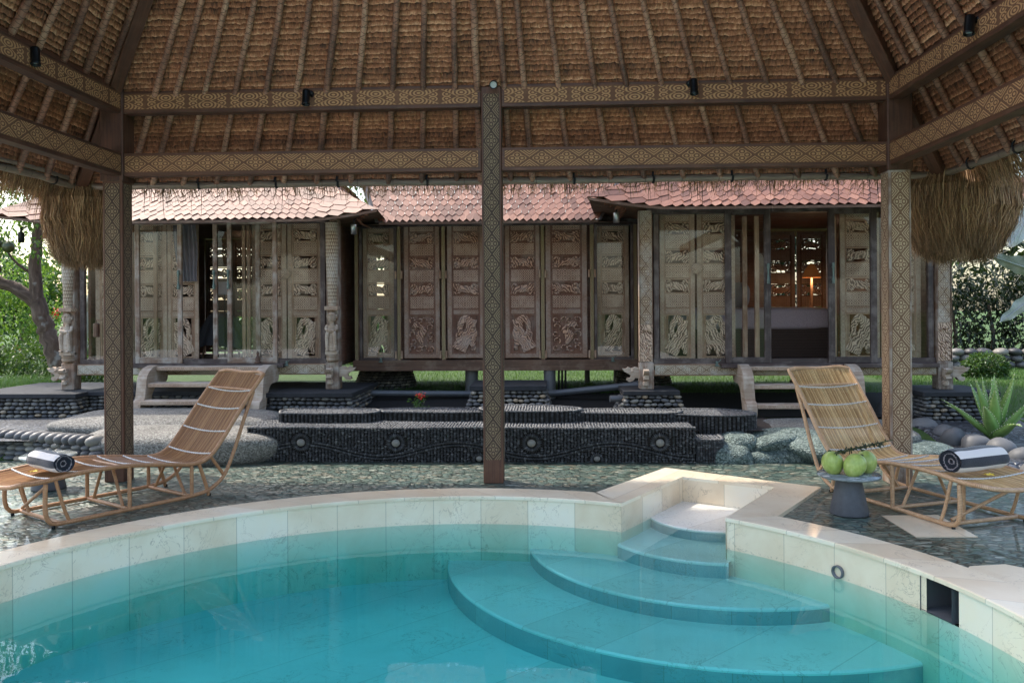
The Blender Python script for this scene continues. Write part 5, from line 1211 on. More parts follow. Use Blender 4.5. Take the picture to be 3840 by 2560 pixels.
# ------------------------------------------------------------------ lights under the house eaves
def downlight(p,label,mat):
    t=thing('eave_spotlight',label,'spotlight',p,0,'spotlights under the house eaves');b=MB();lathe(b,[(.001,.07),(.04,.07),(.042,.06),(.042,-.07),(.036,-.07),(.034,-.05)],(0,0,0),18);b.build('lamp_body',M[mat],t);k=MB();tube(k,[(0,0,.07),(0,0,.14)],.014,8);tube(k,[(0,0,.13),(0,.12,.16)],.012,8);k.build('bracket',M['black'],t)
downlight((-2.72,11.28,2.79),'pale cylinder spotlight under the right eave tip of the left house','steel')
downlight((.90,11.2,2.90),'grey cylinder spotlight under the left eave tip of the right house','steel')
downlight((-7.42,11.2,2.72),'black cylinder spotlight under the far left eave, above the tree fruit','black')
# ------------------------------------------------------------------ rattan loungers
SEAT=spline([(-.235,.37,0),(-.10,.366,0),(.24,.392,0),(.6,.386,0),(.93,.347,0),(1.2,.307,0),(1.37,.34,0),(1.52,.49,0),(1.68,.70,0),(1.84,.90,0),(1.985,1.065,0)],64)[:,:2]
HW=.355
def seat_at(s):
    i=np.argmin(np.abs(SEAT[:,0]-s));return SEAT[i]
def make_lounger(label,loc,rz,group,mir=1):
    """axis +x from foot to head, z up; rattan-wrapped tubes, canes along the length and white cords across"""
    t=thing('rattan_lounger',label,'lounger',loc,rz,group);R=.0165;zb=.02
    def T(pts,r=R,name='frame_tube',n=9,smooth=22):
        m=MB();P=spline(pts,smooth) if len(pts)>2 else np.array(pts,float);tube(m,P,r,n);return m.build(name,M['rattan'],t)
    # seat rim: one closed loop
    a=[(s,-HW,z) for s,z in SEAT];b=[(s,HW,z) for s,z in SEAT[::-1]]
    th=np.linspace(0,1,9)[1:-1]
    hs,hz=SEAT[-1];top=[(hs+.022*sin(pi*q)**.4,-HW+2*HW*q,hz+.026*sin(pi*q)**.4-.022*sin(pi*q)**3) for q in th]
    fs,fz=SEAT[0];ft=[(fs-.05*sin(pi*q)**.5,HW-2*HW*q,fz-.01-.035*sin(pi*q)) for q in th]
    loop=np.array(a+top+b+ft+[a[0],a[1]]);m=MB();tube(m,loop,.0185,10);m.build('seat_rim',M['rattan'],t)
    RK=[(-.055,.345),(-.06,.22),(-.055,.10),(-.02,.035),(.06,zb),(.3,zb),(.62,zb),(.95,zb),(1.2,zb+.004),(1.38,.05),(1.53,.15),(1.64,.36),(1.755,.65),(1.865,.91)]
    for y in(-HW,HW):
        T([(s,y,z) for s,z in RK],.0175,'rocker_rail',10,60)
        T([(.62,y,zb),(.62,y,.375)],R,'leg');T([(1.2,y,zb),(1.2,y,.30)],R,'leg')
        T([(1.27,y,.315),(1.33,y,.14),(1.372,y,.0)],R,'leg');T([(1.39,y,.355),(1.535,y,.155)],.015,'brace')
        T([(.02,y,.36),(.08,y,.14),(.12,y,.03)],.0135,'brace')
        m=MB();lathe(m,[(.001,-.008),(.017,-.008),(.018,.014),(.001,.016)],(1.375,y,.0),10);lathe(m,[(.001,-.008),(.014,-.008),(.015,.012),(.001,.014)],(0.0,y,.0),10);m.build('rubber_foot',M['black'],t)
    for s in(.06,.62,1.2):T([(s,-HW,zb),(s,HW,zb)],R,'cross_bar')
    for s in(.62,1.2):
        z=seat_at(s)[1]-.03
        for y in(-1,1):T([(s,y*.06,z),(s,y*.10,z-.05),(s,y*.25,zb)],.0135,'brace')
        T([(s,-HW,z+.012),(s,HW,z+.012)],.012,'cross_bar')
    T([(-.05,-HW,.33),(.06,HW-.04,.05)],.0135,'brace');T([(.0,HW-.1,.345),(.06,HW-.16,.03)],.0135,'brace')
    T([(1.86,-HW,.92),(1.86,HW,.92)],.011,'cross_bar')
    # canes
    m=MB();n=46;ys=np.linspace(-HW+.022,HW-.022,n)
    for i,y in enumerate(ys):
        w=1-(y/HW)**2;P=np.array([(s,y+rng.normal()*.0008,z-.022*w*(1 if s<1.3 else .8)) for s,z in SEAT[::2]]);P[-1]+=[.022*w**.2,0,.026*w**.2-.0*w+.022*w];P[0]+=[-.04*w**.5,0,-.02*w]
        tube(m,P,.0046,5,cap=False)
    m.build('woven_canes',M['cane'],t)
    for s in(-.02,.22,.47,.72,.96,1.2,1.42,1.575,1.72,1.86):
        c=seat_at(s);k=np.argmin(np.abs(SEAT[:,0]-s));d=SEAT[min(k+1,63)]-SEAT[max(k-1,0)];d/=np.hypot(*d);nr=np.array([-d[1],d[0]]);m=MB()
        q=np.linspace(-1,1,56);ph=q*HW*2*pi/.032
        P=np.stack([c[0]+nr[0]*.0085+d[0]*.004*np.sin(ph),q*(HW-.012),c[1]-.022*(1-q*q)+nr[1]*.0085+.003*np.cos(ph)+d[1]*.004*np.sin(ph)],-1);tube(m,P,.0065,5);m.build('white_cord',M['cord_white'],t)
    return t
# left: near rail starts at (-3.90,6.254) heading (.55,.835); local near side is y=-HW after rotation
def place(o0,d,near):
    d=np.array(d)/np.hypot(*d);n=np.array([-d[1],d[0]]);c=np.array(o0)+n*HW*near;return (c[0],c[1],-.022),atan2(d[1],d[0])
lc,la=place((-3.90,6.254),(.55,.835),1)
L1=make_lounger('brown rattan lounger on the left of the pool with the grey and navy towel',lc,la,'rattan loungers on the pool deck')
rc,ra=place((3.037,6.366),(-.35,.94),-1)
L2=dup(L1,'honey-coloured rattan lounger on the right of the pool behind the coconuts',rc,ra)
for c in L2.children:
    for sl in c.material_slots:
        k={'wrapped_rattan':'honey_rattan','rattan_cane':'honey_cane'}.get(sl.material.name if sl.material else '')
        if k:sl.link='OBJECT';sl.material=M[k]
# ------------------------------------------------------------------ towels, flowers, tables, coconuts
def towel(label,c,rz,L,r,seed):
    t=thing('rolled_towel',label,'towel',c,rz,'rolled striped towels');rs=np.random.default_rng(seed);m=MB();nu,nv=34,20
    def f(u,v):
        a=2*pi*u;x=(v-.5)*L;bul=1+.03*np.sin(v*pi*3+a)+.035*np.sin(2*a+1.)+.02*np.sin(5*a+v*4);endr=1-.10*np.clip(np.abs(v-.5)*2-.86,0,1)/.14
        return np.stack([x,r*1.12*np.cos(a)*bul*endr,r*np.maximum(np.sin(a)*bul*endr,-.9)],-1)
    u,v=np.meshgrid(np.linspace(0,1,nu),np.linspace(0,1,nv),indexing='ij');P=f(u.ravel(),v.ravel());i,j=np.meshgrid(np.arange(nu-1),np.arange(nv-1),indexing='ij');k=(i*nv+j).ravel()
    m.add(P,np.stack([k,k+nv,k+nv+1,k+1],-1),np.stack([u.ravel()+.06,v.ravel()],-1),0.,True);o=m.build('rolled_cloth',M['towel'],t)
    for s in(-1,1):
        e=MB();q=np.linspace(0,1,7);A=np.linspace(0,2*pi,nu);V=[];
        for w in q:
            ring=f(A/(2*pi),np.full(nu,0. if s<0 else 1.));ring[:,1:]*=w;ring[:,0]+=-s*.02*(1-w)+.008*np.sin(A*1+w*14);V.append(ring)
        V=np.array(V).reshape(-1,3);i,j=np.meshgrid(np.arange(6),np.arange(nu-1),indexing='ij');k=(i*nu+j).ravel();e.add(V,np.stack([k,k+1,k+nu+1,k+nu],-1),V[:,1:],0.,True);e.build('spiral_end',M['towel_end'],o)
    return t
towel('rolled grey and navy striped towel on the left lounger',(-4.05,6.46,.46),la+pi/2,.46,.078,1)
towel('rolled white and black striped towel on the right lounger',(3.29,6.56,.472),ra-pi/2+.1,.54,.094,2)
def flower(label,c,rz):
    t=thing('frangipani_flower',label,'flower',c,rz,'single flowers laid beside the towels');m=MB()
    for k in range(5):
        a=k*2*pi/5;d=np.array([cos(a),sin(a),0]);s=np.array([-sin(a),cos(a),0]);V=[(0,0,0),d*.022-s*.014+EZ*.009,d*.043+EZ*.006,d*.024+s*.014+EZ*.016,d*.024+EZ*.008];m.add(V,[[0,1,4],[1,2,4],[2,3,4],[3,0,4]])
    m.build('petals',M['petal'],t)
flower('yellow frangipani flower beside the white striped towel',(3.262,6.30,.395),.4);flower('yellow frangipani flower beside the grey striped towel',(-4.14,6.38,.385),1.)
def side_table(label,x,y):
    t=thing('side_table',label,'table',(x,y,-.028),0,'round-topped cone side tables');m=MB();lathe(m,[(.001,.002),(.150,.002),(.153,.012),(.094,.30),(.092,.303),(.001,.303)],(0,0,0),40);m.build('cone_base',M['table'],t)
    m=MB();lathe(m,[(.001,.304),(.238,.304),(.247,.310),(.249,.318),(.246,.326),(.001,.326)],(0,0,0),48);m.build('table_top',M['table_top'],t);return t
side_table('grey side table with three green coconuts in front of the right lounger',2.43,6.84)
side_table('grey side table behind the left lounger, half hidden by the towel',-4.82,7.66)
def coconut(label,c,s,tilt,sd):
    t=thing('coconut',label,'coconut',c,sd,'green coconuts on the side table');m=MB();V=ICO3[0].copy();z=V[:,2];a=np.arctan2(V[:,1],V[:,0]);rr=1-.10*np.clip(-z,0,1)**2+.035*np.cos(3*a)*(1-z*z);P=V*np.stack([rr,rr,1+.12*np.clip(-z,0,1)],-1)*np.array([s,s,s*1.10]);m.add(P@(rotx(tilt[0])@roty(tilt[1])).T,ICO3[1],None,.5,True);m.build('husk',M['coconut'],t)
    m=MB();d=(rotx(tilt[0])@roty(tilt[1]))@EZ;blobs(m,[d*s*1.08],[(.017,.017,.012)],None,.5,ICO1);m.build('stem_cap',M['stalk'],t)
coconut('left green coconut on the marble side table',(2.305,6.86,.386),.086,(-.2,-.15),.3)
coconut('front green coconut on the marble side table',(2.448,6.755,.385),.087,(.55,.25),1.2)
coconut('right paler green coconut on the marble side table',(2.59,6.90,.387),.084,(-.15,.2),2.2)
t=thing('coconut_sprig','stripped coconut flower stalk lying across the three coconuts','sprig',(0,0,0));m=MB();P=spline([(2.31,6.80,.475),(2.42,6.80,.50),(2.55,6.80,.53),(2.68,6.79,.565),(2.76,6.78,.585)],20);tube(m,P,np.linspace(.012,.004,20),6);m.build('stalk',M['stalk'],t)
m=MB();C=P[rng.integers(0,17,90)]+rng.normal(size=(90,3))*.006;leaves(m,C,.035,.014,rng.normal(size=(90,3))+np.array([.4,0,.1]));blobs(m,P[rng.integers(2,15,26)]+rng.normal(size=(26,3))*.008,(.008,.008,.008),None,.5);m.build('bracts',M['leaf_dark'],t)
# ------------------------------------------------------------------ inside the houses
bed=thing('bed','low bed with mauve quilt seen through the open door of the right house','bed',(0,0,0))
m=MB();box(m,(2.9,13.0,1.15),(2.6,1.5,.44),I3,0);slab(m,(1.6,12.248,.945),EX*2.6,EZ*.41,np.array([0,-.004,0]));m.build('woven_base',M['weave'],bed)
m=MB();V=ICO3[0].copy();V=np.sign(V)*np.abs(V)**.28;m.add(V*np.array([1.34,.80,.175])+np.array([2.88,13.0,1.50]),ICO3[1],V[:,:2],.5,True);m.build('quilt',M['bedspread'],bed)
m=MB()
for x,y in((1.7,12.35),(4.08,12.35),(1.7,13.6),(4.08,13.6)):tube(m,[(x,y,.90),(x,y,.96)],.04,10)
m.build('bed_feet',M['frame'],bed)
o=boulder('pillow','striped lilac pillow on the bed, just left of the open door','pillow',(2.93,12.95,1.86),(.09,.3,.2),'linen',None,61,ICO3,2.8,.2,.04)
lp=thing('bedside_lamp','lit bedside lamp with pierced amber shade beside the bed','lamp',(4.22,13.5,.9));m=MB();lathe(m,[(.001,0),(.09,0),(.08,.03),(.03,.06),(.035,.2),(.022,.35),(.04,.45),(.025,.6),(.045,.72),(.02,.85),(.03,1.0),(.015,1.25)],(0,0,0),18);m.build('turned_stem',M['leaf_wood'],lp)
m=MB();lathe(m,[(.145,1.25),(.132,1.28),(.10,1.38),(.05,1.45),(.02,1.47)],(0,0,0),24);m.build('shade',M['shade'],lp);m=MB();blobs(m,[(0,-.01,1.34)],[(.032,.032,.042)],None,.5,ICO1);m.build('bulb',M['glow'],lp)
ld=bpy.data.lights.new('lamp_light','POINT');ld.energy=8.;ld.color=(1,.62,.32);ld.shadow_soft_size=.05;lo=bpy.data.objects.new('lamp_light',ld);COL.objects.link(lo);lo.location=(4.22,13.42,2.12)
ch=thing('armchair','armchair under a grey quilted throw in the doorway of the left house','armchair',(-5.18,12.7,.92));m=MB()
def fth(u,v):
    a=2*pi*u;r=.16+.30*v+.035*np.sin(a*7)*v+.02*np.sin(a*11+2)*v;return np.stack([r*np.cos(a)*1.0,r*np.sin(a)*.8,.72-.52*v**1.3+.03*np.sin(a*3)*v],-1)
grid(m,fth,80,14);a=np.linspace(0,2*pi,24,endpoint=False);m.add(np.stack([.16*np.cos(a),.128*np.sin(a),0*a+.72],-1),[list(range(24))]);m.build('throw',M['throw'],ch)
m=MB()
for x in(-.22,.22):
    for y in(-.2,.2):tube(m,[(x,y,0),(x*.8,y*.8,.35)],[.014,.02],8)
box(m,(0,0,.34),(.46,.44,.06),I3,.5,.01);m.build('chair_frame',M['leaf_wood'],ch)
fl=thing('floor_lamp','small lamp with square pink shade behind the left doorway','lamp',(-5.0,12.4,.92));m=MB();box(m,(0,0,1.10),(.19,.19,.2),I3,.5,.01);m.build('shade',M['linen'],fl);m=MB();tube(m,[(0,0,0),(0,0,1.02)],.012,8);lathe(m,[(.001,0),(.1,0),(.1,.02),(.001,.03)],(0,0,0),16);m.build('stand',M['black'],fl)
cu=MB()
def fcu(u,v):
    w=.09+.05*sstep(.0,.6,1-v)+.07*v;x=-5.27+(u-.5)*2*w*(1.15-.3*v);return np.stack([x+.06*v,11.60+.025*np.sin(u*34+v*1.5)*(1-.3*v),2.95-.85*v],-1)
grid(cu,fcu,70,16);tag(cu.build('curtain',M['curtain']),'grey mauve curtain gathered in the doorway of the left house','curtain')
fg=thing('figurine','tiny red clay figurine on the door sill of the left house','figurine',(-4.13,11.40,.93));m=MB();lathe(m,[(.001,0),(.045,0),(.045,.02),(.03,.03),(.035,.05),(.03,.08),(.022,.10),(.012,.11),(.019,.125),(.017,.145),(.004,.175)],(0,0,0),14);m.build('clay_body',M['brownwood'],fg)
bl=thing('alarm_box','small dark box hung on a bracket beside the left post','box',(-4.72,8.05,1.48))
m=MB();box(m,(0.16,0,0),(.045,.06,.14),I3,.5,.008);tube(m,[(.16,0,.07),(.16,0,.1),(.22,0,.1)],.006,6);m.build('box_body',M['brownwood'],bl)
# ------------------------------------------------------------------ plants
def crown_pts(clusters,n,shell=.55):
    """points in ellipsoid clumps, denser near the skin"""
    w=np.array([c[3]*c[4]*c[5] for c in clusters])**.75;w/=w.sum();k=rng.choice(len(clusters),n,p=w);C=np.array([c[:3] for c in clusters])[k];R=np.array([c[3:6] for c in clusters])[k]
    d=rng.normal(size=(n,3));d/=np.linalg.norm(d,axis=1)[:,None];r=(shell+(1-shell)*rng.random(n)**.6)*(1+.12*np.sin(d[:,0]*7+k)*np.cos(d[:,2]*6+k*2));return C+d*R*r[:,None],d
def foliage_part(name,parent,clusters,n,L,W,mat,droop=.3,shell=.45):
    P,d=crown_pts(clusters,n,shell);D=d*.7+rng.normal(size=(n,3))*.7;D[:,2]-=.15;m=MB();leaves(m,P,L,W,D,None,droop);return m.build(name,M[mat],parent)
def limb(m,pts,r0,r1,n=9):
    P=spline(pts,22);P[1:-1]+=rng.normal(size=(20,3))*r0*.08;tube(m,P,np.linspace(r0,r1,22),n)
tr=thing('fruit_tree','crooked brown tree with round green fruit left of the left house','tree',(0,0,0));m=MB()
limb(m,[(-8.42,13.9,.30),(-8.6,13.9,.95),(-8.82,13.9,1.5),(-8.93,13.9,1.9)],.17,.13,12);limb(m,[(-8.90,13.9,1.78),(-9.2,13.85,2.05),(-9.6,13.8,2.25),(-10.0,13.7,2.75),(-10.4,13.7,3.6)],.12,.05);limb(m,[(-8.93,13.9,1.85),(-8.96,13.9,2.4),(-8.95,13.95,3.0),(-9.0,14,4.2)],.115,.06);limb(m,[(-8.95,13.95,2.9),(-8.6,13.9,3.2),(-8.2,13.9,3.6)],.04,.015,6);limb(m,[(-8.96,13.9,2.3),(-9.3,13.8,2.6),(-9.5,13.8,3.0)],.03,.012,6)
m.build('trunk',M['bark'],tr)
foliage_part('crown',tr,[(-10.2,13.7,3.3,.7,.5,.6),(-9.4,13.8,3.2,.5,.5,.45),(-8.9,13.8,3.6,.6,.5,.5),(-9.7,13.6,2.7,.35,.3,.25),(-8.75,13.8,2.75,.2,.2,.28),(-9.15,13.9,4.3,1.1,.7,.6),(-10.6,13.6,2.3,.5,.4,.5)],3400,.085,.045,'leaf_bright')
for i,(p,l) in enumerate([((-9.42,13.55,2.84),'left green calabash fruit hanging in the left tree'),((-9.17,13.5,2.78),'right green calabash fruit hanging in the left tree'),((-9.40,13.5,2.42),'lowest green calabash fruit hanging in the left tree')]):
    t=thing('hanging_fruit',l,'fruit',p,0,'round green fruit in the left tree');m=MB();blobs(m,[(0,0,0)],[(.10,.10,.098)],None,.5,ICO2);m.build('rind',M['fruit'],t);m=MB();tube(m,[(0,0,.09),(.0,.02,.22),(.03,.1,.42)],.008,6);m.build('stalk',M['stalk'],t)
fp=thing('pale_trunk_tree','slender pale-barked tree behind the crooked fruit tree','tree',(0,0,0));m=MB();limb(m,[(-9.0,15.4,.35),(-8.98,15.4,1.2),(-8.95,15.4,1.75)],.10,.08);limb(m,[(-8.95,15.4,1.72),(-9.15,15.4,2.0),(-9.4,15.4,2.3)],.06,.04);limb(m,[(-8.95,15.4,1.72),(-8.75,15.4,2.2),(-8.68,15.4,3.0),(-8.6,15.4,3.6)],.07,.04);m.build('trunk',M['bark_pale'],fp)
foliage_part('crown',fp,[(-8.9,15.4,3.6,.7,.5,.5),(-9.6,15.4,2.8,.35,.3,.3),(-8.5,15.5,3.0,.3,.3,.3)],500,.16,.06,'leaf_bright')
bu=thing('leafy_bush','sunlit yellow-green bush behind the trees at the left edge','bush',(0,0,0));foliage_part('foliage',bu,[(-11.2,16.2,1.3,1.0,.6,.9),(-10.1,16.3,1.2,.7,.5,.7),(-10.9,16.2,2.3,.7,.5,.5),(-9.3,16.3,.9,.5,.4,.5)],3600,.10,.055,'leaf_bright')
m=MB();C=np.array([(-9.75,15.7,1.6),(-9.72,15.7,1.7),(-9.2,15.7,1.15),(-9.25,15.7,1.12),(-10.4,15.6,.95)]);leaves(m,np.repeat(C,9,0)+rng.normal(size=(45,3))*.03,.06,.04);m.build('red_blossom',M['red'],bu)
he=thing('low_hedge','low dark hedge behind the long grass on the left','hedge',(0,0,0));foliage_part('foliage',he,[(-11.6+.55*i,14.7+.1*(i%2),.72,.5,.4,.42+.06*(i%3)) for i in range(7)],4200,.13,.035,'leaf_mid',.2)
m=MB();n=5200;x=-11.6+3.45*rng.random(n);y=12.15+1.5*rng.random(n);b=np.stack([x,y,gh(x,y)+.02],-1);h=.16+.16*rng.random(n);dr=rng.normal(size=(n,2))*.10;P=np.stack([b+np.stack([dr[:,0]*t*t,dr[:,1]*t*t,h*(t-.25*t*t)],-1) for t in(0,.35,.7,1)],1);strands(m,P,.009)
tag(m.build('long_grass',M['blade']),kind='stuff')
eg=thing('white_lily','single white lily bloom standing in the long grass','flower',(-8.75,12.6,.3));m=MB();tube(m,[(0,0,0),(.01,0,.2),(.0,0,.34)],.005,5);m.build('stem',M['blade'],eg);m=MB();a=np.arange(6)*pi/3;leaves(m,np.zeros((6,3))+[0,0,.34],.07,.03,np.stack([np.cos(a),np.sin(a),0*a+.6],-1));m.build('petals',M['petal_w'],eg)
# right side
hr=thing('tall_hedge','tall dark hedge closing the garden on the right','hedge',(0,0,0));foliage_part('foliage',hr,[(7.2+.8*i,18.3+.2*(i%2),1.25,.6,.45,.72+.12*(i%3)) for i in range(9)]+[(7.0+.9*i,18.6,2.1,.6,.4,.5) for i in range(8)],9000,.15,.06,'leaf_dark',.3)
m=MB()
for i in range(9):limb(m,[(7.2+.8*i,18.4,.3),(7.25+.8*i,18.4,1.),(7.15+.8*i,18.4,1.7)],.05,.03,7)
m.build('stems',M['bark'],hr)
m=MB();C=np.array([(8.05,17.7,1.85),(8.1,17.7,1.9)]);leaves(m,np.repeat(C,10,0)+rng.normal(size=(20,3))*.04,.08,.05);m.build('red_blossom',M['red'],hr)
pm=thing('palm','palm with feathery fronds above the hedge at the right edge','palm',(0,0,0));m=MB();limb(m,[(10.5,17.6,.3),(10.45,17.6,1.8),(10.5,17.6,3.6)],.14,.10);m.build('trunk',M['bark'],pm);m=MB();C=[];D=[]
for k in range(16):
    a=2*pi*k/16+.2;el=.5+.35*(k%3);P=spline([(10.5,17.6,3.6),(10.5+cos(a)*1.1,17.6+sin(a)*1.1,3.6+el),(10.5+cos(a)*2.2,17.6+sin(a)*2.2,3.3+el*.5),(10.5+cos(a)*2.8,17.6+sin(a)*2.8,2.4+el*.2)],26);tube(m,P,np.linspace(.02,.005,26),5)
    for i in range(3,26):
        s=np.array([-sin(a),cos(a),0])
        for sg in(-1,1):C.append(P[i]);D.append(s*sg+np.array([cos(a)*.5,sin(a)*.5,-.5]))
leaves(m,np.array(C),.62,.045,np.array(D),None,.5);m.build('fronds',M['leaf_dark'],pm)
sh=thing('round_shrub','small clipped round green shrub on the lawn at the right','shrub',(0,0,0));foliage_part('foliage',sh,[(7.70,15.0,.60,.33,.33,.25),(7.5,14.95,.55,.2,.2,.2),(7.92,15,.56,.2,.2,.2)],2600,.06,.035,'leaf_mid',.2,.6)
ba=thing('banana_plant','banana plant with pale greyish leaves reaching in from the right edge','plant',(0,0,0));m=MB();tube(m,spline([(8.6,13.6,.25),(8.55,13.6,1.2),(8.6,13.6,2.2)],14),np.linspace(.12,.07,14),10);m.build('pseudostem',M['leaf_mid'],ba)
def blade(p0,p1,p2,w,side,fold=.12):
    m=MB();P=spline([p0,p1,p2],30);T=np.gradient(P,axis=0);T/=np.linalg.norm(T,axis=1)[:,None];s=np.cross(T,np.array(side,float));s/=np.linalg.norm(s,axis=1)[:,None];nrm=np.cross(s,T);t=np.linspace(0,1,30);ww=w*np.sin(np.clip(t*.94+.06,0,1)*pi)**.55*(1+.05*np.sin(t*50));qs=np.linspace(-1,1,9)
    V=np.stack([P+s*(ww*q)[:,None]+nrm*(fold*abs(q)*ww)[:,None]+nrm*(.02*np.sin(t*38+q*3)*abs(q))[:,None] for q in qs],1).reshape(-1,3);uv=np.stack(np.broadcast_arrays(qs[None],t[:,None]),-1).reshape(-1,2)
    i,j=np.meshgrid(np.arange(29),np.arange(8),indexing='ij');k=(i*9+j).ravel();m.add(V,np.stack([k,k+1,k+10,k+9],-1),uv,.5,True);tube(m,P-nrm*.008,np.linspace(.022,.006,30),6,.9);m.build('leaf',M['banana'],ba)
blade((8.4,13.6,2.2),(7.75,13.5,3.05),(7.28,13.4,2.62),.26,(0,1,.2));blade((8.5,13.6,2.05),(7.65,13.3,2.22),(6.92,13.2,2.45),.18,(.1,.8,.7));blade((8.5,13.6,1.75),(7.75,13.3,1.86),(7.02,13.2,1.42),.16,(.1,1.,.5));blade((8.4,13.6,2.2),(8.1,13.6,3.5),(7.6,13.6,3.7),.22,(0,1,.1));blade((8.4,13.6,2.2),(9.2,13.6,3.0),(9.8,13.6,2.6),.24,(0,1,.2));blade((8.4,13.6,2.2),(8.3,14.2,3.2),(8.0,14.8,2.7),.24,(1,0,.2))
def aloe(label,x,y,z,sc,n,seed):
    t=thing('aloe',label,'plant',(x,y,z));rs=np.random.default_rng(seed);m=MB();te=MB();C=[]
    for k in range(n):
        a=k*2.4+rs.random()*.4;ring=k/n;el=(1.5-1.05*ring)+rs.normal()*.08;L=sc*(.78+.22*rs.random())*(1.-.12*ring);w=sc*.092
        d=np.array([cos(a)*cos(el),sin(a)*cos(el),sin(el)]);h=np.array([cos(a),sin(a),0]);P=spline([(0,0,.0),d*L*.35+h*.0,d*L*.7+h*L*.03*(1-ring),d*L+h*L*.06*(.5-ring)-np.array([0,0,L*.14*ring])],16)
        T=np.gradient(P,axis=0);T/=np.linalg.norm(T,axis=1)[:,None];s=np.cross(T,EZ+.01*h);s/=np.linalg.norm(s,axis=1)[:,None];nr=np.cross(s,T);tt=np.linspace(0,1,16);ww=w*(1-tt**1.6)*(.8+.5*np.sin(np.clip(tt*3,0,pi)))+.001
        rows=[(-1,.25),(-.5,-.05),(0,-.16),(.5,-.05),(1,.25),(.45,-.42),(0,-.55),(-.45,-.42)]
        V=np.stack([P+s*(ww*q)[:,None]+nr*(ww*b)[:,None] for q,b in rows],1).reshape(-1,3);uv=np.stack(np.broadcast_arrays(np.linspace(0,1,8)[None],tt[:,None]),-1).reshape(-1,2)
        i,j=np.meshgrid(np.arange(15),np.arange(8),indexing='ij');j2=(j+1)%8;m.add(V,np.stack([(i*8+j).ravel(),(i*8+j2).ravel(),((i+1)*8+j2).ravel(),((i+1)*8+j).ravel()],-1),uv,rs.random(),True)
        for i in range(1,15):
            for q in(-1,1):C.append(P[i]+s[i]*ww[i]*q*1.03+nr[i]*ww[i]*.25)
    blobs(te,C,(.0045*sc/.8,)*3,None,.9);o=m.build('leaves',M['aloe'],t);te.build('thorns',M['petal_w'],o)
aloe('large spiky green aloe in the pebble bed on the right',5.20,9.9,.12,.86,17,3);aloe('aloe mostly cut off by the right edge of the photo',5.98,10.15,.08,.7,12,5)
ix=thing('flowering_plant','small plant with one red bloom in front of the dark gap under the gallery','plant',(-1.66,10.25,.27));m=MB();limb(m,[(0,0,0),(.01,0,.15),(0,0,.28)],.008,.004,5);m.build('stem',M['stalk'],ix)
P=rng.normal(size=(150,3))*[.05,.05,.075]+[0,0,.15];m=MB();leaves(m,P,.065,.024,rng.normal(size=(150,3))+[0,0,.5]);m.build('foliage',M['leaf_mid'],ix);m=MB();C=rng.normal(size=(60,3))*[.028,.028,.02]+[.02,0,.32];leaves(m,C,.022,.016);m.build('red_bloom',M['red'],ix)
sp=thing('seedling','small green seedling beside the garden spotlight','plant',(.34,10.25,.27));P=rng.normal(size=(60,3))*[.06,.04,.03]+[0,0,.09];m=MB();leaves(m,P,.06,.022,rng.normal(size=(60,3))+[0,0,.6]);m.build('foliage',M['leaf_mid'],sp)
gs=thing('garden_spotlight','grey garden spotlight tilted up from the soil right of the middle post','spotlight',(.20,10.2,.28));m=MB();Mx=rotx(-.5)@roty(.45);lathe(m,[(.001,-.03),(.035,-.03),(.045,.06),(.06,.065),(.06,.10),(.05,.10)],(0,0,.06),16,0,Mx);tube(m,[(0,0,-.02),(0,0,.05)],.014,8);m.build('lamp_body',M['table'],gs)
gs2=thing('garden_spotlight','grey ground spotlight at the foot of the red-flowered plant','spotlight',(-1.78,10.2,.28));m=MB();lathe(m,[(.001,-.03),(.045,-.03),(.05,.04),(.04,.045),(.001,.04)],(0,0,.03),16,0,rotx(-.5)@roty(-.6));m.build('lamp_body',M['table'],gs2)
# pipes under the floors
def pipe(label,pts,r,mat='pvc',smooth=True):
    t=thing('drain_pipe',label,'pipe');m=MB();P=spline(pts,16) if len(pts)>2 else np.array(pts,float);tube(m,P,r,12);o=m.build('tube',M[mat],t);m=MB();c=P[len(P)//2];d=P[len(P)//2]-P[len(P)//2-1];d/=np.linalg.norm(d);tube(m,[c-d*.05,c+d*.05],r*1.18,12);m.build('coupling',M[mat],o)
pipe('grey waste pipe lying in the dark gap left of the middle post',[(-2.95,12.2,.43),(-1.2,12.35,.40)],.045)
pipe('sloping grey pipe in the dark gap right of the middle post',[(-.05,12.3,.40),(1.25,12.1,.55)],.05)
pipe('upright grey pipe behind the left edge of the middle pier',[(-1.22,12.6,.25),(-1.22,12.6,.82)],.10);pipe('upright grey pipe right of the middle pier',[(-.02,12.4,.25),(-.02,12.4,.82)],.09)
pipe('white pipe bend above the lawn under the gallery',[(.35,14.2,.78),(.55,14.2,.76),(1.0,14.2,.74),(1.12,14.2,.70),(1.12,14.2,.42)],.05);pipe('white upright pipe above the lawn under the gallery',[(.62,14.1,.4),(.62,14.1,.85)],.045)
for k,x in enumerate((.12,.17,.22)):pipe(['leftmost','middle','rightmost'][k]+' thin black pipe of three right of the middle post',[(x,12.5,.25),(x,12.5,.82)],.016,'black')
pipe('short open pipe end on the left of the right house pier',[(.78,10.95,.47),(1.02,11.0,.47)],.045)
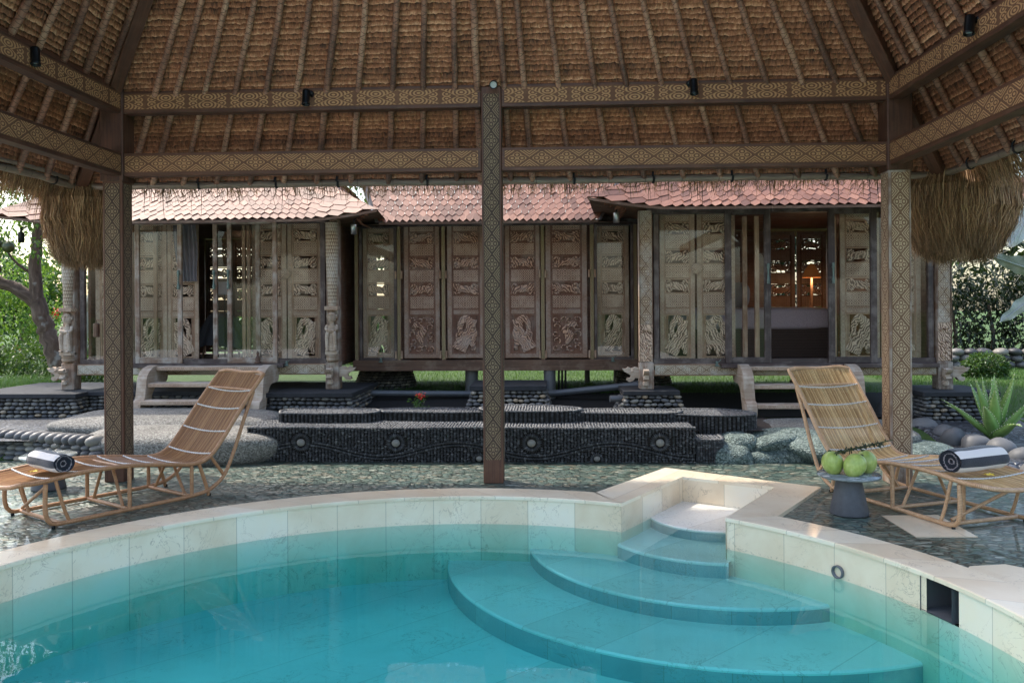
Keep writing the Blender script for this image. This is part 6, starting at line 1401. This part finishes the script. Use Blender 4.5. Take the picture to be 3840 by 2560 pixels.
# far trees and garden wall beyond the houses
far=['tall dark tree far behind the left house','broad tree far behind the gallery','bushy tree behind the right half of the gallery','tall tree behind the right house','wide tree behind the tall hedge','tree far beyond the right edge of the hedge','low tree far behind the crooked fruit tree']
for i,(x,y,h,r) in enumerate([(-6.5,23,5.5,2.2),(-2.2,24,5.,2.4),(1.6,23,4.6,2.2),(5.4,24,6,2.6),(9.6,22.5,4.8,2.3),(14,22,6,3),(-16,24,4.,2.2)]):
    t=thing('garden_tree',far[i],'tree',(0,0,0),0,'trees along the back of the garden');m=MB();limb(m,[(x,y,.3),(x+.2,y,h*.3),(x,y,h*.6)],.16,.08);limb(m,[(x+.1,y,h*.35),(x+.8,y,h*.6)],.07,.03,6);limb(m,[(x+.1,y,h*.35),(x-.8,y+.2,h*.62)],.07,.03,6);m.build('trunk',M['bark'],t)
    foliage_part('crown',t,[(x+random.uniform(-1,1)*r*.7,y+random.uniform(-.6,.6)*r,h*.62+random.uniform(-.55,.42)*h*.6,r*.5,r*.45,r*.36) for _ in range(11)],2400,.26,.13,'leaf_dark' if i%2 else 'leaf_mid',.3,.4)
foot=thing('back_hedge','long hedge along the far side of the back lawn','hedge',(0,0,0));foliage_part('foliage',foot,[(-6.+.95*i,19.4+.3*(i%2),.95,.75,.5,.75+.15*(i%3)) for i in range(14)],7000,.19,.085,'leaf_mid',.3,.5)

# short blades over the parts of the lawn that show
m=MB();n=30000;k=rng.random(n)<.55;x=np.where(k,5.7+4.5*rng.random(n),-3.5+8.6*rng.random(n));y=np.where(k,11.2+6*rng.random(n),12.6+4.6*rng.random(n));z=gh(x,y);ok=~((x<5.3)&(y<15.)&(z<.3));x,y,z=x[ok],y[ok],z[ok];n=len(x);h=.025+.045*rng.random(n);d=rng.normal(size=(n,2))*.018
P=np.stack([np.stack([x+d[:,0]*t*t,y+d[:,1]*t*t,z-.005+h*t],-1) for t in(0,.55,1)],1);strands(m,P,.008);tag(m.build('lawn_blades',M['blade']),kind='stuff')
